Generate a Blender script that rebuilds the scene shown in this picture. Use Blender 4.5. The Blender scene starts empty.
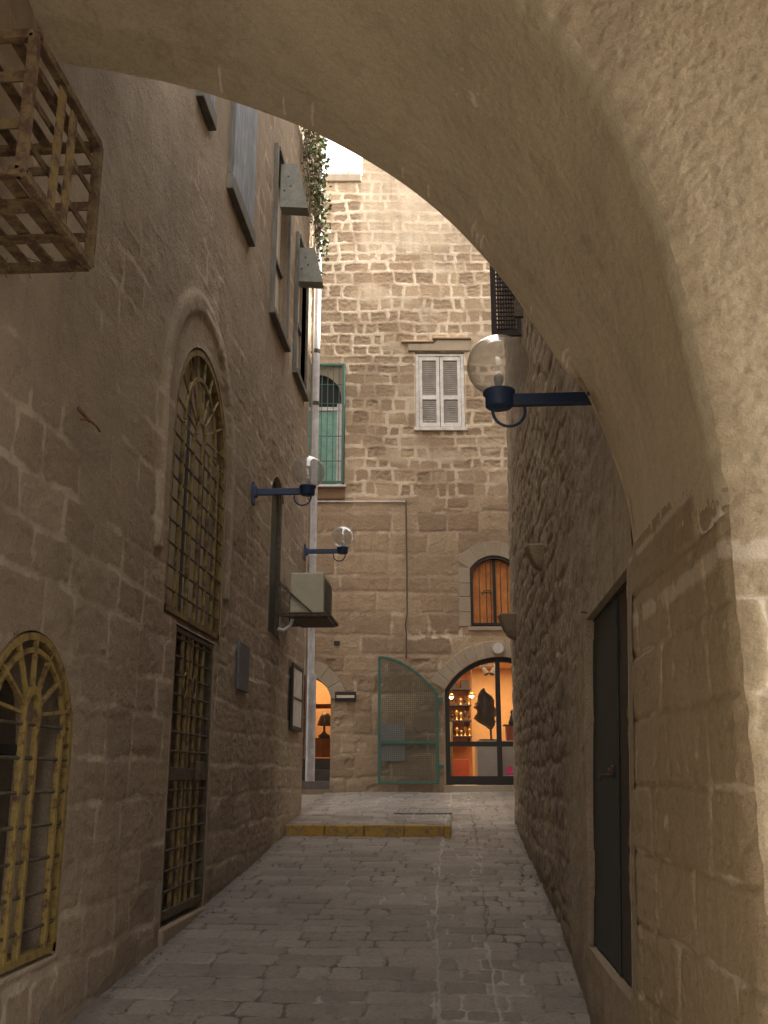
import bpy, bmesh, math, random
import numpy as np
from mathutils import Vector, Matrix
random.seed(7)
PI = math.pi
scene = bpy.context.scene
COL = scene.collection
YAW = math.radians(3.97); PITCH = math.radians(14.87)
IDENT = Matrix.Identity(4)
FAR = Matrix.Rotation(YAW, 4, 'Z')           # frame of the house across the alley's end: x right, y depth

# ------------------------------------------------------------------ noise
def perlin(x, y, seed=0):
    x = np.asarray(x, float); y = np.asarray(y, float)
    xi = np.floor(x).astype(np.int64); yi = np.floor(y).astype(np.int64)
    xf = x-xi; yf = y-yi
    def g(ix, iy):
        h = (ix*374761393 + iy*668265263 + seed*1442695041) & 0xffffffff
        h = ((h ^ (h >> 13))*1274126177) & 0xffffffff
        h = h ^ (h >> 16)
        a = (h & 0xffff)/65536.0*2*PI
        return np.cos(a), np.sin(a)
    u = xf*xf*xf*(xf*(xf*6-15)+10); v = yf*yf*yf*(yf*(yf*6-15)+10)
    def d(ox, oy):
        gx, gy = g(xi+ox, yi+oy); return gx*(xf-ox)+gy*(yf-oy)
    a = d(0,0)*(1-u)+d(1,0)*u; b = d(0,1)*(1-u)+d(1,1)*u
    return (a*(1-v)+b*v)*1.5
def fbm(x, y, seed=0, o=4):
    r = 0; a = 1; t = 0
    for i in range(o):
        r = r+a*perlin(x*2**i, y*2**i, seed+i*17); t += a; a *= .5
    return r/t
def sst(a, b, x):
    t = np.clip((x-a)/(b-a), 0, 1); return t*t*(3-2*t)

class Layout:
    """irregular coursed masonry: distance to the nearest joint and a random value for each stone"""
    def __init__(s, seed, u0, u1, v0, v1, ch, cw, wob=.02, warp=.5):
        r = np.random.RandomState(seed); s.seed = seed; s.wob = wob; s.warp = warp
        b = [v0]
        while b[-1] < v1: b.append(b[-1]+r.uniform(*ch))
        s.b = np.array(b); s.j = []; s.r = []
        for i in range(len(b)):
            k = r.uniform(.8, 1.25); j = [u0-r.uniform(0, cw[1])]
            while j[-1] < u1: j.append(j[-1]+r.uniform(*cw)*k)
            s.j.append(np.array(j)); s.r.append(r.rand(len(j)+1, 2))
    def __call__(s, u, v):
        u = u+s.wob*perlin(u*s.warp*5, v*s.warp*6, s.seed+3)
        v = v+s.wob*perlin(u*s.warp*3+9, v*s.warp*4, s.seed+5)+s.wob*1.2*perlin(u*.6, v*.4, s.seed+6)
        ci = np.clip(np.searchsorted(s.b, v)-1, 0, len(s.b)-2)
        dv = np.minimum(v-s.b[ci], s.b[ci+1]-v)
        du = np.zeros_like(u); r0 = np.zeros_like(u); r1 = np.zeros_like(u)
        for c in np.unique(ci):
            m = ci == c; j = s.j[c]
            k = np.clip(np.searchsorted(j, u[m])-1, 0, len(j)-2)
            du[m] = np.minimum(u[m]-j[k], j[k+1]-u[m]); r0[m] = s.r[c][k, 0]; r1[m] = s.r[c][k, 1]
        R = .045
        cx = np.clip(R-du, 0, None); cy = np.clip(R-dv, 0, None)
        ed = np.where((cx > 0) & (cy > 0), R-np.sqrt(cx*cx+cy*cy), np.minimum(du, dv))
        return ed+.008*perlin(u*14, v*14, s.seed+8), r0, r1

# ------------------------------------------------------------------ object helpers
def tag(o, label=None, cat=None, group=None, kind=None):
    if label: o['label'] = label
    if cat: o['category'] = cat
    if group: o['group'] = group
    if kind: o['kind'] = kind
    return o
WM = {}
def empty(name, loc, rz=0, label=None, cat=None, group=None, parent=None):
    o = bpy.data.objects.new(name, None); COL.objects.link(o); o.empty_display_size = .1
    W = Matrix.Translation(loc) @ Matrix.Rotation(rz, 4, 'Z')
    if parent is not None:
        o.parent = parent; L = WM[parent.name].inverted() @ W; o.matrix_local = L
    else: o.matrix_world = W
    o.location = (WM[parent.name].inverted() @ W).to_translation() if parent is not None else loc
    o.rotation_euler = (0, 0, rz if parent is None else 0)
    WM[o.name] = W
    return tag(o, label, cat, group)
def link_mesh(name, me, mat, parent=None, W=None):
    o = bpy.data.objects.new(name, me); COL.objects.link(o)
    if mat: me.materials.append(mat)
    if parent is not None: o.parent = parent
    WM[o.name] = WM[parent.name] if parent is not None else IDENT
    return o
def tolocal(parent, frame):
    return (WM[parent.name].inverted() if parent is not None else IDENT) @ frame

class MB:
    def __init__(s, frame=IDENT): s.v = []; s.f = []; s.frame = frame; s.sm = []
    def add(s, vs, fs, smooth=False):
        b = len(s.v); s.v += [Vector(p) for p in vs]; s.f += [[b+i for i in f] for f in fs]; s.sm += [smooth]*len(fs); return s
    def box(s, c, d, M=None):
        x, y, z = [q/2 for q in d]
        vs = [Vector((i*x, j*y, k*z)) for i in (-1, 1) for j in (-1, 1) for k in (-1, 1)]
        if M is not None: vs = [M @ p for p in vs]
        vs = [p+Vector(c) for p in vs]
        return s.add(vs, [(0,1,3,2),(4,6,7,5),(0,4,5,1),(2,3,7,6),(0,2,6,4),(1,5,7,3)])
    def bb(s, x0, x1, y0, y1, z0, z1): return s.box(((x0+x1)/2, (y0+y1)/2, (z0+z1)/2), (abs(x1-x0), abs(y1-y0), abs(z1-z0)))
    def bar(s, a, b, w, h, up=(0,0,1)):
        a = Vector(a); b = Vector(b); d = (b-a); L = d.length; d.normalize(); up = Vector(up)
        sd = d.cross(up); 
        if sd.length < 1e-4: sd = d.cross(Vector((1,0,0)))
        sd.normalize(); up = sd.cross(d)
        M = Matrix((sd, d, up)).transposed()
        return s.box((a+b)/2, (w, L, h), M)
    def tube(s, pts, r, n=10, closed=False, cap=True):
        pts = [Vector(p) for p in pts]; N = len(pts); rs = r if isinstance(r, (list, tuple)) else [r]*N
        ref = None; rings = []
        for i, p in enumerate(pts):
            if closed: t = pts[(i+1) % N]-pts[i-1]
            else: t = pts[min(i+1, N-1)]-pts[max(i-1, 0)]
            t.normalize()
            if ref is None:
                ref = Vector((0,0,1)) if abs(t.z) < .9 else Vector((1,0,0))
                ref = (ref-t*ref.dot(t)).normalized()
            else: ref = (ref-t*ref.dot(t)).normalized()
            b = t.cross(ref)
            rings.append([p+(ref*math.cos(2*PI*k/n)+b*math.sin(2*PI*k/n))*rs[i] for k in range(n)])
        vs = [q for R in rings for q in R]; fs = []
        for i in range(N if closed else N-1):
            j = (i+1) % N
            for k in range(n): fs.append((i*n+k, i*n+(k+1) % n, j*n+(k+1) % n, j*n+k))
        s.add(vs, fs, True)
        if cap and not closed:
            s.add(rings[0], [tuple(range(n))[::-1]]); s.add(rings[-1], [tuple(range(n))])
        return s
    def lathe(s, prof, c=(0,0,0), n=24, smooth=True):
        vs = []; m = len(prof)
        for k in range(n):
            a = 2*PI*k/n
            for r, z in prof: vs.append((c[0]+r*math.cos(a), c[1]+r*math.sin(a), c[2]+z))
        fs = []
        for k in range(n):
            k2 = (k+1) % n
            for i in range(m-1): fs.append((k*m+i, k2*m+i, k2*m+i+1, k*m+i+1))
        return s.add(vs, fs, smooth)
    def prism(s, poly, d0, d1, ax='y'):
        """polygon (a,b) extruded from d0 to d1 along ax"""
        def P(a, b, d): return {'y': (a, d, b), 'x': (d, a, b), 'z': (a, b, d)}[ax]
        n = len(poly); vs = [P(a, b, d0) for a, b in poly]+[P(a, b, d1) for a, b in poly]
        fs = [tuple(range(n))[::-1], tuple(range(n, 2*n))]+[(i, (i+1) % n, n+(i+1) % n, n+i) for i in range(n)]
        return s.add(vs, fs)
    def ribbon(s, outer, inner, d0, d1, ax='y'):
        """closed band between two polylines of the same length"""
        for i in range(len(outer)-1):
            s.prism([outer[i], outer[i+1], inner[i+1], inner[i]], d0, d1, ax)
        return s
    def build(s, name, mat, parent=None, bevel=0, label=None, fixn=True):
        M = tolocal(parent, s.frame)
        me = bpy.data.meshes.new(name)
        me.from_pydata([tuple(M @ p) for p in s.v], [], s.f)
        me.polygons.foreach_set('use_smooth', s.sm)
        if fixn:
            bm = bmesh.new(); bm.from_mesh(me); bmesh.ops.recalc_face_normals(bm, faces=bm.faces); bm.to_mesh(me); bm.free()
        if mat is not None and mat.name in STONES:
            at_ = me.color_attributes.new('sc', 'FLOAT_COLOR', 'POINT'); gr_ = random.Random(len(bpy.data.objects)).random()
            at_.data.foreach_set('color', np.tile([0, .2+.6*gr_, .15, .45], len(me.vertices)).astype(np.float32))
        o = link_mesh(name, me, mat, parent)
        if bevel:
            b = o.modifiers.new('b', 'BEVEL'); b.width = bevel; b.segments = 2; b.limit_method = 'ANGLE'
        if label: o['label'] = label
        return o

def poly_inside(px, py, poly):
    ins = np.zeros(px.shape, bool); n = len(poly)
    for i in range(n):
        x0, y0 = poly[i]; x1, y1 = poly[(i+1) % n]
        c = ((y0 > py) != (y1 > py))
        with np.errstate(divide='ignore', invalid='ignore'):
            xx = (x1-x0)*(py-y0)/((y1-y0) if y1 != y0 else 1e-9)+x0
        ins ^= c & (px < xx)
    return ins
def poly_near(px, py, poly):
    bd = np.full(px.shape, 1e9); bx = px.copy(); by = py.copy(); n = len(poly)
    for i in range(n):
        x0, y0 = poly[i]; x1, y1 = poly[(i+1) % n]; dx = x1-x0; dy = y1-y0; L = dx*dx+dy*dy+1e-12
        t = np.clip(((px-x0)*dx+(py-y0)*dy)/L, 0, 1); qx = x0+t*dx; qy = y0+t*dy
        d = np.hypot(px-qx, py-qy); m = d < bd
        bd = np.where(m, d, bd); bx = np.where(m, qx, bx); by = np.where(m, qy, by)
    return bd, bx, by
def sheet(name, us, vs, pos, hf, mat, parent=None, frame=IDENT, holes=(), snap=.012, flip=False, smooth=True):
    U, V = np.meshgrid(us, vs); ny, nx = U.shape
    Uc = (U[:-1,:-1]+U[1:,1:])/2; Vc = (V[:-1,:-1]+V[1:,1:])/2
    edge = np.ones(U.shape); kill = np.zeros(Uc.shape, bool)
    for h in holes:
        kill |= poly_inside(Uc, Vc, h)
    U2, V2 = U.copy(), V.copy()
    for h in holes:
        x0 = min(p[0] for p in h)-.2; x1 = max(p[0] for p in h)+.2; y0 = min(p[1] for p in h)-.2; y1 = max(p[1] for p in h)+.2
        m = (U > x0) & (U < x1) & (V > y0) & (V < y1)
        d, qx, qy = poly_near(U[m], V[m], h)
        su = np.gradient(us)[np.clip(np.searchsorted(us, U[m]), 0, nx-1)]
        sn = np.maximum(snap, su*.8)
        q = d < sn
        t = U2[m]; t[q] = qx[q]; U2[m] = t; t = V2[m]; t[q] = qy[q]; V2[m] = t
        t = edge[m]; edge[m] = np.minimum(t, sst(0, .05, d-sn*.5)*(~q))
    H, C = hf(U2, V2)
    H = H*edge
    X, Y, Z = pos(U2, V2, H)
    co = np.stack([X, Y, Z], -1).reshape(-1, 3)
    M = np.array(tolocal(parent, frame)); co = co @ M[:3,:3].T + M[:3,3]
    idx = np.arange(nx*ny).reshape(ny, nx)
    q = np.stack([idx[:-1,:-1], idx[:-1,1:], idx[1:,1:], idx[1:,:-1]], -1)
    if flip: q = q[..., ::-1]
    q = q[~kill]
    me = bpy.data.meshes.new(name)
    me.vertices.add(len(co)); me.vertices.foreach_set('co', co.ravel().astype(np.float32))
    n = len(q); me.loops.add(n*4); me.loops.foreach_set('vertex_index', q.ravel().astype(np.int32))
    me.polygons.add(n); me.polygons.foreach_set('loop_start', (np.arange(n)*4).astype(np.int32))
    me.polygons.foreach_set('loop_total', np.full(n, 4, np.int32))
    me.polygons.foreach_set('use_smooth', np.full(n, smooth))
    a = me.color_attributes.new('sc', 'FLOAT_COLOR', 'POINT')
    a.data.foreach_set('color', C.reshape(-1, 4).astype(np.float32).ravel())
    me.update(calc_edges=True); me.validate()
    return link_mesh(name, me, mat, parent)

# ------------------------------------------------------------------ materials
def mat_new(name):
    m = bpy.data.materials.new(name); m.use_nodes = True; nt = m.node_tree; nt.nodes.clear()
    out = nt.nodes.new('ShaderNodeOutputMaterial'); b = nt.nodes.new('ShaderNodeBsdfPrincipled')
    nt.links.new(b.outputs[0], out.inputs[0]); return m, nt, b, out
def N(nt, t, **k):
    n = nt.nodes.new(t)
    for a, v in k.items():
        if a.startswith('i_'): n.inputs[int(a[2:])].default_value = v
        else: setattr(n, a, v)
    return n
def mix(nt, fac, a, b, mode='MIX'):
    n = nt.nodes.new('ShaderNodeMix'); n.data_type = 'RGBA'; n.blend_type = mode
    for s, v in ((0, fac), (6, a), (7, b)):
        if hasattr(v, 'is_linked') or hasattr(v, 'links'): nt.links.new(v, n.inputs[s])
        elif s == 0: n.inputs[0].default_value = v
        else: n.inputs[s].default_value = (*v, 1)
    return n.outputs[2]
def math_(nt, op, a, b=0., clamp=False):
    n = nt.nodes.new('ShaderNodeMath'); n.operation = op; n.use_clamp = clamp
    for s, v in ((0, a), (1, b)):
        if hasattr(v, 'links'): nt.links.new(v, n.inputs[s])
        else: n.inputs[s].default_value = v
    return n.outputs[0]
def noise(nt, vec, scale, detail=5, rough=.6, dist=0):
    n = N(nt, 'ShaderNodeTexNoise'); n.inputs['Scale'].default_value = scale; n.inputs['Detail'].default_value = detail
    n.inputs['Roughness'].default_value = rough; n.inputs['Distortion'].default_value = dist
    nt.links.new(vec, n.inputs['Vector']); return n.outputs['Fac']
def ramp(nt, fac, stops):
    n = N(nt, 'ShaderNodeValToRGB'); cr = n.color_ramp
    cr.elements[0].position = stops[0][0]; cr.elements[0].color = (*([stops[0][1]]*3 if not isinstance(stops[0][1], tuple) else stops[0][1]), 1)
    cr.elements[1].position = stops[-1][0]; cr.elements[1].color = (*([stops[-1][1]]*3 if not isinstance(stops[-1][1], tuple) else stops[-1][1]), 1)
    for p, c in stops[1:-1]:
        e = cr.elements.new(p); e.color = (*([c]*3 if not isinstance(c, tuple) else c), 1)
    nt.links.new(fac, n.inputs[0]); return n.outputs[0]
def geo(nt): return N(nt, 'ShaderNodeNewGeometry').outputs['Position']
def bump(nt, b, h, strength=.5, dist=.01, prev=None):
    n = N(nt, 'ShaderNodeBump'); n.inputs['Strength'].default_value = strength; n.inputs['Distance'].default_value = dist
    nt.links.new(h, n.inputs['Height'])
    if prev is not None: nt.links.new(prev, n.inputs['Normal'])
    nt.links.new(n.outputs[0], b.inputs['Normal']); return n.outputs[0]

STONES = set()
def stone_mat(name, s0, s1, mortar, plaster, dirt, bscale=1., rough=.92, bstr=.6, pitc=None):
    """attribute sc: R joint/mortar, G random value of the stone, B dirt or stain, A plaster cover"""
    m, nt, b, out = mat_new(name); P = geo(nt); STONES.add(m.name)
    at = N(nt, 'ShaderNodeAttribute', attribute_name='sc'); sep = N(nt, 'ShaderNodeSeparateColor'); nt.links.new(at.outputs['Color'], sep.inputs[0])
    R, G, B = sep.outputs; A = at.outputs['Alpha']
    n1 = noise(nt, P, 3.1, 6, .62); n2 = noise(nt, P, 38, 5, .7); n3 = noise(nt, P, 150, 3, .7); n4 = noise(nt, P, .55, 4, .6)
    g = math_(nt, 'ADD', G, math_(nt, 'MULTIPLY', math_(nt, 'SUBTRACT', n2, .5), .9), True)
    c = mix(nt, g, s0, s1)
    c = mix(nt, ramp(nt, n2, [(.52, 0.), (.75, .55)]), c, pitc or tuple(q*.45 for q in s0))
    rm = math_(nt, 'ADD', R, math_(nt, 'MULTIPLY', math_(nt, 'SUBTRACT', n2, .5), .7), True)
    rm = ramp(nt, rm, [(.3, 0.), (.7, 1.)])
    c = mix(nt, rm, c, mortar)
    pl = mix(nt, ramp(nt, n1, [(.3, 0.), (.7, 1.)]), plaster, tuple(q*.74 for q in plaster))
    pa = ramp(nt, math_(nt, 'ADD', A, math_(nt, 'MULTIPLY', math_(nt, 'SUBTRACT', n2, .5), .5)), [(.35, 0.), (.75, 1.)])
    c = mix(nt, pa, c, pl)
    v = ramp(nt, n4, [(.3, .78), (.7, 1.16)]); c = mix(nt, 1., c, v, 'MULTIPLY')
    v = ramp(nt, n3, [(.3, .80), (.7, 1.15)]); c = mix(nt, 1., c, v, 'MULTIPLY')
    # long vertical rain streaks: dirt that belongs to the wall
    mp = N(nt, 'ShaderNodeMapping'); mp.inputs['Scale'].default_value = (5, 5, .35); nt.links.new(P, mp.inputs[0])
    st = noise(nt, mp.outputs[0], 1.6, 5, .65)
    c = mix(nt, math_(nt, 'MULTIPLY', ramp(nt, st, [(.52, 0.), (.72, 1.)]), .38), c, dirt)
    bb_ = ramp(nt, math_(nt, 'ADD', B, math_(nt, 'MULTIPLY', math_(nt, 'SUBTRACT', n2, .5), .5)), [(.25, 0.), (.85, 1.)])
    c = mix(nt, bb_, c, dirt)
    nt.links.new(c, b.inputs['Base Color']); b.inputs['Roughness'].default_value = rough; b.inputs['Specular IOR Level'].default_value = .25
    n5 = noise(nt, P, 13, 4, .65)
    h = math_(nt, 'ADD', math_(nt, 'ADD', math_(nt, 'MULTIPLY', n2, 1.), math_(nt, 'MULTIPLY', n3, .4)), math_(nt, 'MULTIPLY', n5, 1.1))
    p1 = bump(nt, b, h, bstr, .012*bscale)
    return m
def rust_mat(name, paint, rust, amt=.5, rough=.75):
    m, nt, b, out = mat_new(name); P = geo(nt)
    n1 = noise(nt, P, 14, 6, .7); n2 = noise(nt, P, 90, 4, .7)
    f = math_(nt, 'ADD', math_(nt, 'MULTIPLY', n1, .7), math_(nt, 'MULTIPLY', n2, .3))
    f = ramp(nt, f, [(.62-amt*.28, 0.), (.70-amt*.25, 1.)])
    c = mix(nt, f, paint, rust); c = mix(nt, 1., c, ramp(nt, n2, [(.3, .7), (.7, 1.2)]), 'MULTIPLY')
    nt.links.new(c, b.inputs['Base Color']); b.inputs['Roughness'].default_value = rough
    bump(nt, b, f, .25, .002); return m
def wood_mat(name, c0, c1, axis=2, rough=.8, scale=1.):
    m, nt, b, out = mat_new(name); P = geo(nt)
    mp = N(nt, 'ShaderNodeMapping'); s = [26*scale]*3; s[axis] = 1.6*scale; mp.inputs['Scale'].default_value = s; nt.links.new(P, mp.inputs[0])
    n = noise(nt, mp.outputs[0], 1.5, 6, .7); n2 = noise(nt, P, 5, 4)
    c = mix(nt, ramp(nt, n, [(.3, 0.), (.7, 1.)]), c0, c1); c = mix(nt, 1., c, ramp(nt, n2, [(.3, .72), (.7, 1.15)]), 'MULTIPLY')
    nt.links.new(c, b.inputs['Base Color']); b.inputs['Roughness'].default_value = rough; bump(nt, b, n, .35, .003); return m
def paint_mat(name, c, rough=.55, var=.2, metal=0., dirt=None):
    m, nt, b, out = mat_new(name); P = geo(nt)
    n = noise(nt, P, 7, 6, .65); n2 = noise(nt, P, 60, 4, .6)
    cc = mix(nt, ramp(nt, n, [(.35, 0.), (.75, 1.)]), c, dirt or tuple(q*(1-var*1.6) for q in c))
    cc = mix(nt, 1., cc, ramp(nt, n2, [(.3, 1-var), (.7, 1+var*.5)]), 'MULTIPLY')
    nt.links.new(cc, b.inputs['Base Color']); b.inputs['Roughness'].default_value = rough; b.inputs['Metallic'].default_value = metal
    bump(nt, b, n2, .15, .002); return m
def glass_mat(name, tint=(.95,.95,.95), dirt=.1, dcol=(.5,.45,.38), ior=1.45, dscale=6, gl=.6):
    m, nt, b, out = mat_new(name); nt.nodes.remove(b); P = geo(nt)
    tr = N(nt, 'ShaderNodeBsdfTransparent'); tr.inputs[0].default_value = (*tint, 1)
    gs = N(nt, 'ShaderNodeBsdfGlossy'); gs.inputs['Roughness'].default_value = .03; gs.inputs[0].default_value = (1, 1, 1, 1)
    lw = N(nt, 'ShaderNodeLayerWeight'); lw.inputs['Blend'].default_value = .5
    fac = math_(nt, 'ADD', math_(nt, 'MULTIPLY', math_(nt, 'POWER', lw.outputs['Facing'], 2.2), .9), .10, True)
    m1 = N(nt, 'ShaderNodeMixShader'); nt.links.new(math_(nt, 'MULTIPLY', fac, gl, True), m1.inputs[0]); nt.links.new(tr.outputs[0], m1.inputs[1]); nt.links.new(gs.outputs[0], m1.inputs[2])
    df = N(nt, 'ShaderNodeBsdfDiffuse'); df.inputs[0].default_value = (*dcol, 1)
    n = noise(nt, P, dscale, 6, .7)
    f = math_(nt, 'MULTIPLY', ramp(nt, n, [(.35, .25), (.7, 1.)]), dirt)
    m2 = N(nt, 'ShaderNodeMixShader'); nt.links.new(f, m2.inputs[0]); nt.links.new(m1.outputs[0], m2.inputs[1]); nt.links.new(df.outputs[0], m2.inputs[2])
    nt.links.new(m2.outputs[0], out.inputs[0]); return m
def emit_mat(name, c, s):
    m, nt, b, out = mat_new(name); b.inputs['Base Color'].default_value = (*c, 1)
    b.inputs['Emission Color'].default_value = (*c, 1); b.inputs['Emission Strength'].default_value = s; return m

M_far = stone_mat('far_stone', (.42,.31,.20), (.28,.195,.125), (.55,.445,.325), (.54,.43,.305), (.21,.155,.105), bstr=.8)
M_trim = stone_mat('trim_stone', (.37,.30,.22), (.30,.235,.165), (.50,.43,.34), (.45,.36,.26), (.19,.15,.11), bstr=.4)
M_left = stone_mat('left_stone', (.375,.295,.21), (.28,.21,.145), (.47,.385,.29), (.38,.30,.212), (.20,.155,.115), bstr=.9)
M_right = stone_mat('right_stone', (.38,.305,.22), (.27,.21,.15), (.43,.355,.27), (.41,.335,.24), (.16,.125,.09), bstr=.8)
M_arch = stone_mat('arch_stone', (.405,.33,.22), (.335,.27,.175), (.54,.465,.36), (.40,.33,.235), (.24,.19,.13), bstr=.55)
M_soff = stone_mat('soffit_plaster', (.56,.495,.36), (.50,.44,.315), (.74,.66,.54), (.42,.355,.255), (.27,.225,.15), bstr=.35, pitc=(.44,.38,.28), rough=.7)
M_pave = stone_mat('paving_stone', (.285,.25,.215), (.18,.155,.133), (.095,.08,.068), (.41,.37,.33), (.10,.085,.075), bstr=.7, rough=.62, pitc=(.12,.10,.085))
M_rustY = rust_mat('rusty_yellow', (.22,.15,.05), (.075,.042,.024), .52)
M_rustO = rust_mat('rusty_ochre', (.24,.175,.055), (.07,.04,.022), .5)
M_rustL = rust_mat('flaking_yellow', (.25,.17,.045), (.07,.035,.02), .42)
M_rustD = rust_mat('rusty_dark', (.09,.075,.045), (.055,.032,.02), .6)
M_rustB = rust_mat('rusty_cage', (.17,.12,.055), (.075,.04,.026), .62)
M_navy = rust_mat('navy_paint', (.018,.044,.11), (.04,.034,.033), .3, .5)
M_grey_wood = wood_mat('grey_blue_wood', (.30,.32,.35), (.15,.16,.18), scale=.7)
M_grey_sheet = paint_mat('grey_green_sheet', (.25,.25,.21), .7, .25)
M_frame_wood = wood_mat('weathered_frame', (.17,.16,.13), (.10,.09,.075))
M_black = paint_mat('black_frame', (.018,.014,.012), .5, .2)
M_darkbrown = wood_mat('dark_brown_louvre', (.035,.024,.02), (.02,.014,.012))
M_white = paint_mat('chalky_white', (.66,.63,.59), .75, .14, dirt=(.42,.37,.32))
M_cream = paint_mat('cream_enamel', (.44,.40,.30), .5, .12)
M_beige = paint_mat('beige_panel', (.60,.53,.42), .8, .15)
M_pipe = paint_mat('pipe_plastic', (.66,.65,.67), .5, .15, dirt=(.40,.36,.33))
M_greenp = paint_mat('green_panel', (.20,.38,.29), .35, .25)
M_greenf = rust_mat('green_frame', (.04,.115,.09), (.05,.06,.045), .3)
M_wire = paint_mat('grey_green_wire', (.075,.11,.085), .7, .2)
M_door = wood_mat('green_black_door', (.026,.038,.036), (.016,.022,.021), rough=.55)
M_orange2 = wood_mat('bright_orange_board', (.72,.27,.07), (.52,.18,.045))
M_doorb = wood_mat('brown_door', (.050,.036,.024), (.028,.024,.019), rough=.6)
M_orange = wood_mat('orange_board', (.46,.17,.045), (.30,.10,.028))
M_orwall = paint_mat('ochre_room_wall', (.68,.40,.17), .8, .1)
M_plinth = paint_mat('white_plinth', (.62,.62,.60), .6, .06)
M_bronze = paint_mat('bronze', (.05,.04,.03), .35, .3, metal=.4)
M_brass = paint_mat('brass', (.62,.42,.16), .3, .2, metal=.8)
M_redwood = paint_mat('red_cabinet', (.50,.085,.03), .5, .2)
M_yellow = rust_mat('yellow_kerb_paint', (.36,.205,.035), (.15,.115,.08), .42, .8)
M_dark = paint_mat('dark_step', (.045,.038,.034), .8, .2)
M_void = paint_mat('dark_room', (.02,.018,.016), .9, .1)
M_iron = rust_mat('iron_cover', (.17,.155,.14), (.10,.085,.07), .3)
M_globe = glass_mat('clear_globe', (.90,.90,.90), .24, (.56,.54,.50), 1.42, 7, 1.)
M_pane = glass_mat('pane', (.9,.9,.9), .05, (.3,.28,.25), 1.45, 3, .55)
M_darkglass = glass_mat('dark_pane', (.14,.145,.15), .07, (.08,.08,.08), 1.45, 5, .8)
M_bulb = paint_mat('bulb_white', (.45,.44,.41), .2, .03)
M_lamp = emit_mat('warm_lamp', (1., .70, .38), 14.)

def leaf_mat(name, c0, c1):
    m, nt, b, out = mat_new(name)
    r = N(nt, 'ShaderNodeNewGeometry').outputs['Random Per Island']
    nt.links.new(mix(nt, r, c0, c1), b.inputs['Base Color']); b.inputs['Roughness'].default_value = .6
    b.inputs['Subsurface Weight'].default_value = 0; return m
M_leaf = leaf_mat('ivy_leaf', (.07,.12,.04), (.15,.19,.07))
M_dry = leaf_mat('dry_leaf', (.24,.17,.10), (.13,.11,.06))
M_grass = leaf_mat('grass_blade', (.10,.20,.04), (.17,.28,.07))

# ------------------------------------------------------------------ camera, sky, sun
cam = bpy.data.cameras.new('camera'); co = bpy.data.objects.new('camera', cam); COL.objects.link(co)
co.location = (0, 0, 1.7); co.rotation_euler = (PI/2+PITCH, 0, YAW)
cam.sensor_fit = 'VERTICAL'; cam.sensor_height = 36; cam.lens = 990/1024*36; cam.clip_end = 3000; cam.clip_start = .05
scene.camera = co
w = bpy.data.worlds.new('World'); scene.world = w; w.use_nodes = True; nt = w.node_tree; nt.nodes.clear()
out = nt.nodes.new('ShaderNodeOutputWorld'); bg = nt.nodes.new('ShaderNodeBackground'); sky = nt.nodes.new('ShaderNodeTexSky')
SUN_EL = math.radians(38); SUN_AZ = math.radians(86.5)     # azimuth from +Y, clockwise
sky.sky_type = 'NISHITA'; sky.sun_disc = False; sky.sun_elevation = SUN_EL; sky.sun_rotation = SUN_AZ; sky.air_density = 1.; sky.dust_density = 2.5
tc = nt.nodes.new('ShaderNodeTexCoord')
nz = noise(nt, tc.outputs['Generated'], 1.6, 6, .55)
cl = mix(nt, ramp(nt, nz, [(.25, .55), (.6, .95)]), sky.outputs[0], (9.2, 8.8, 8.3))
nt.links.new(cl, bg.inputs[0]); bg.inputs[1].default_value = .10; nt.links.new(bg.outputs[0], out.inputs[0])
sl = bpy.data.lights.new('sun', 'SUN'); so = bpy.data.objects.new('sun', sl); COL.objects.link(so)
sl.energy = 4.3; sl.angle = math.radians(1.5); sl.color = (1, .96, .90)
sd = Vector((math.sin(SUN_AZ)*math.cos(SUN_EL), math.cos(SUN_AZ)*math.cos(SUN_EL), math.sin(SUN_EL)))
so.rotation_euler = sd.to_track_quat('Z', 'Y').to_euler(); so.location = (0, 0, 30)
vs_ = scene.view_settings; vs_.view_transform = 'Standard'; vs_.look = 'None'; vs_.gamma = 1; vs_.exposure = 2.38
scene.render.engine = 'CYCLES'; scene.cycles.max_bounces = 10; scene.cycles.diffuse_bounces = 6; scene.cycles.transparent_max_bounces = 16

# ------------------------------------------------------------------ spacing helpers
def geo_space(a, b, k, mn=.008):
    r = [a]
    while r[-1] < b: r.append(r[-1]+max(mn, k*abs(r[-1])))
    r[-1] = b; return np.array(r)
def arch_poly(c, hw, z0, zs, rise, n=28):
    """outline of an opening: half width hw about c, springing zs, segmental or round head"""
    r = (hw*hw+rise*rise)/(2*rise); cz = zs+rise-r; a = math.asin(min(1, hw/r))
    if rise > hw*.999: a = PI/2
    top = [(c+r*math.sin(t), cz+r*math.cos(t)) for t in np.linspace(a, -a, n)]
    return [(c-hw, z0), (c+hw, z0)]+top
def arch_line(c, hw, z0, zs, rise, n=28): 
    p = arch_poly(c, hw, z0, zs, rise, n); return [p[1]]+p[2:]+[p[0]]
def rect(a, b, c, d): return [(a, c), (b, c), (b, d), (a, d)]

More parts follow.
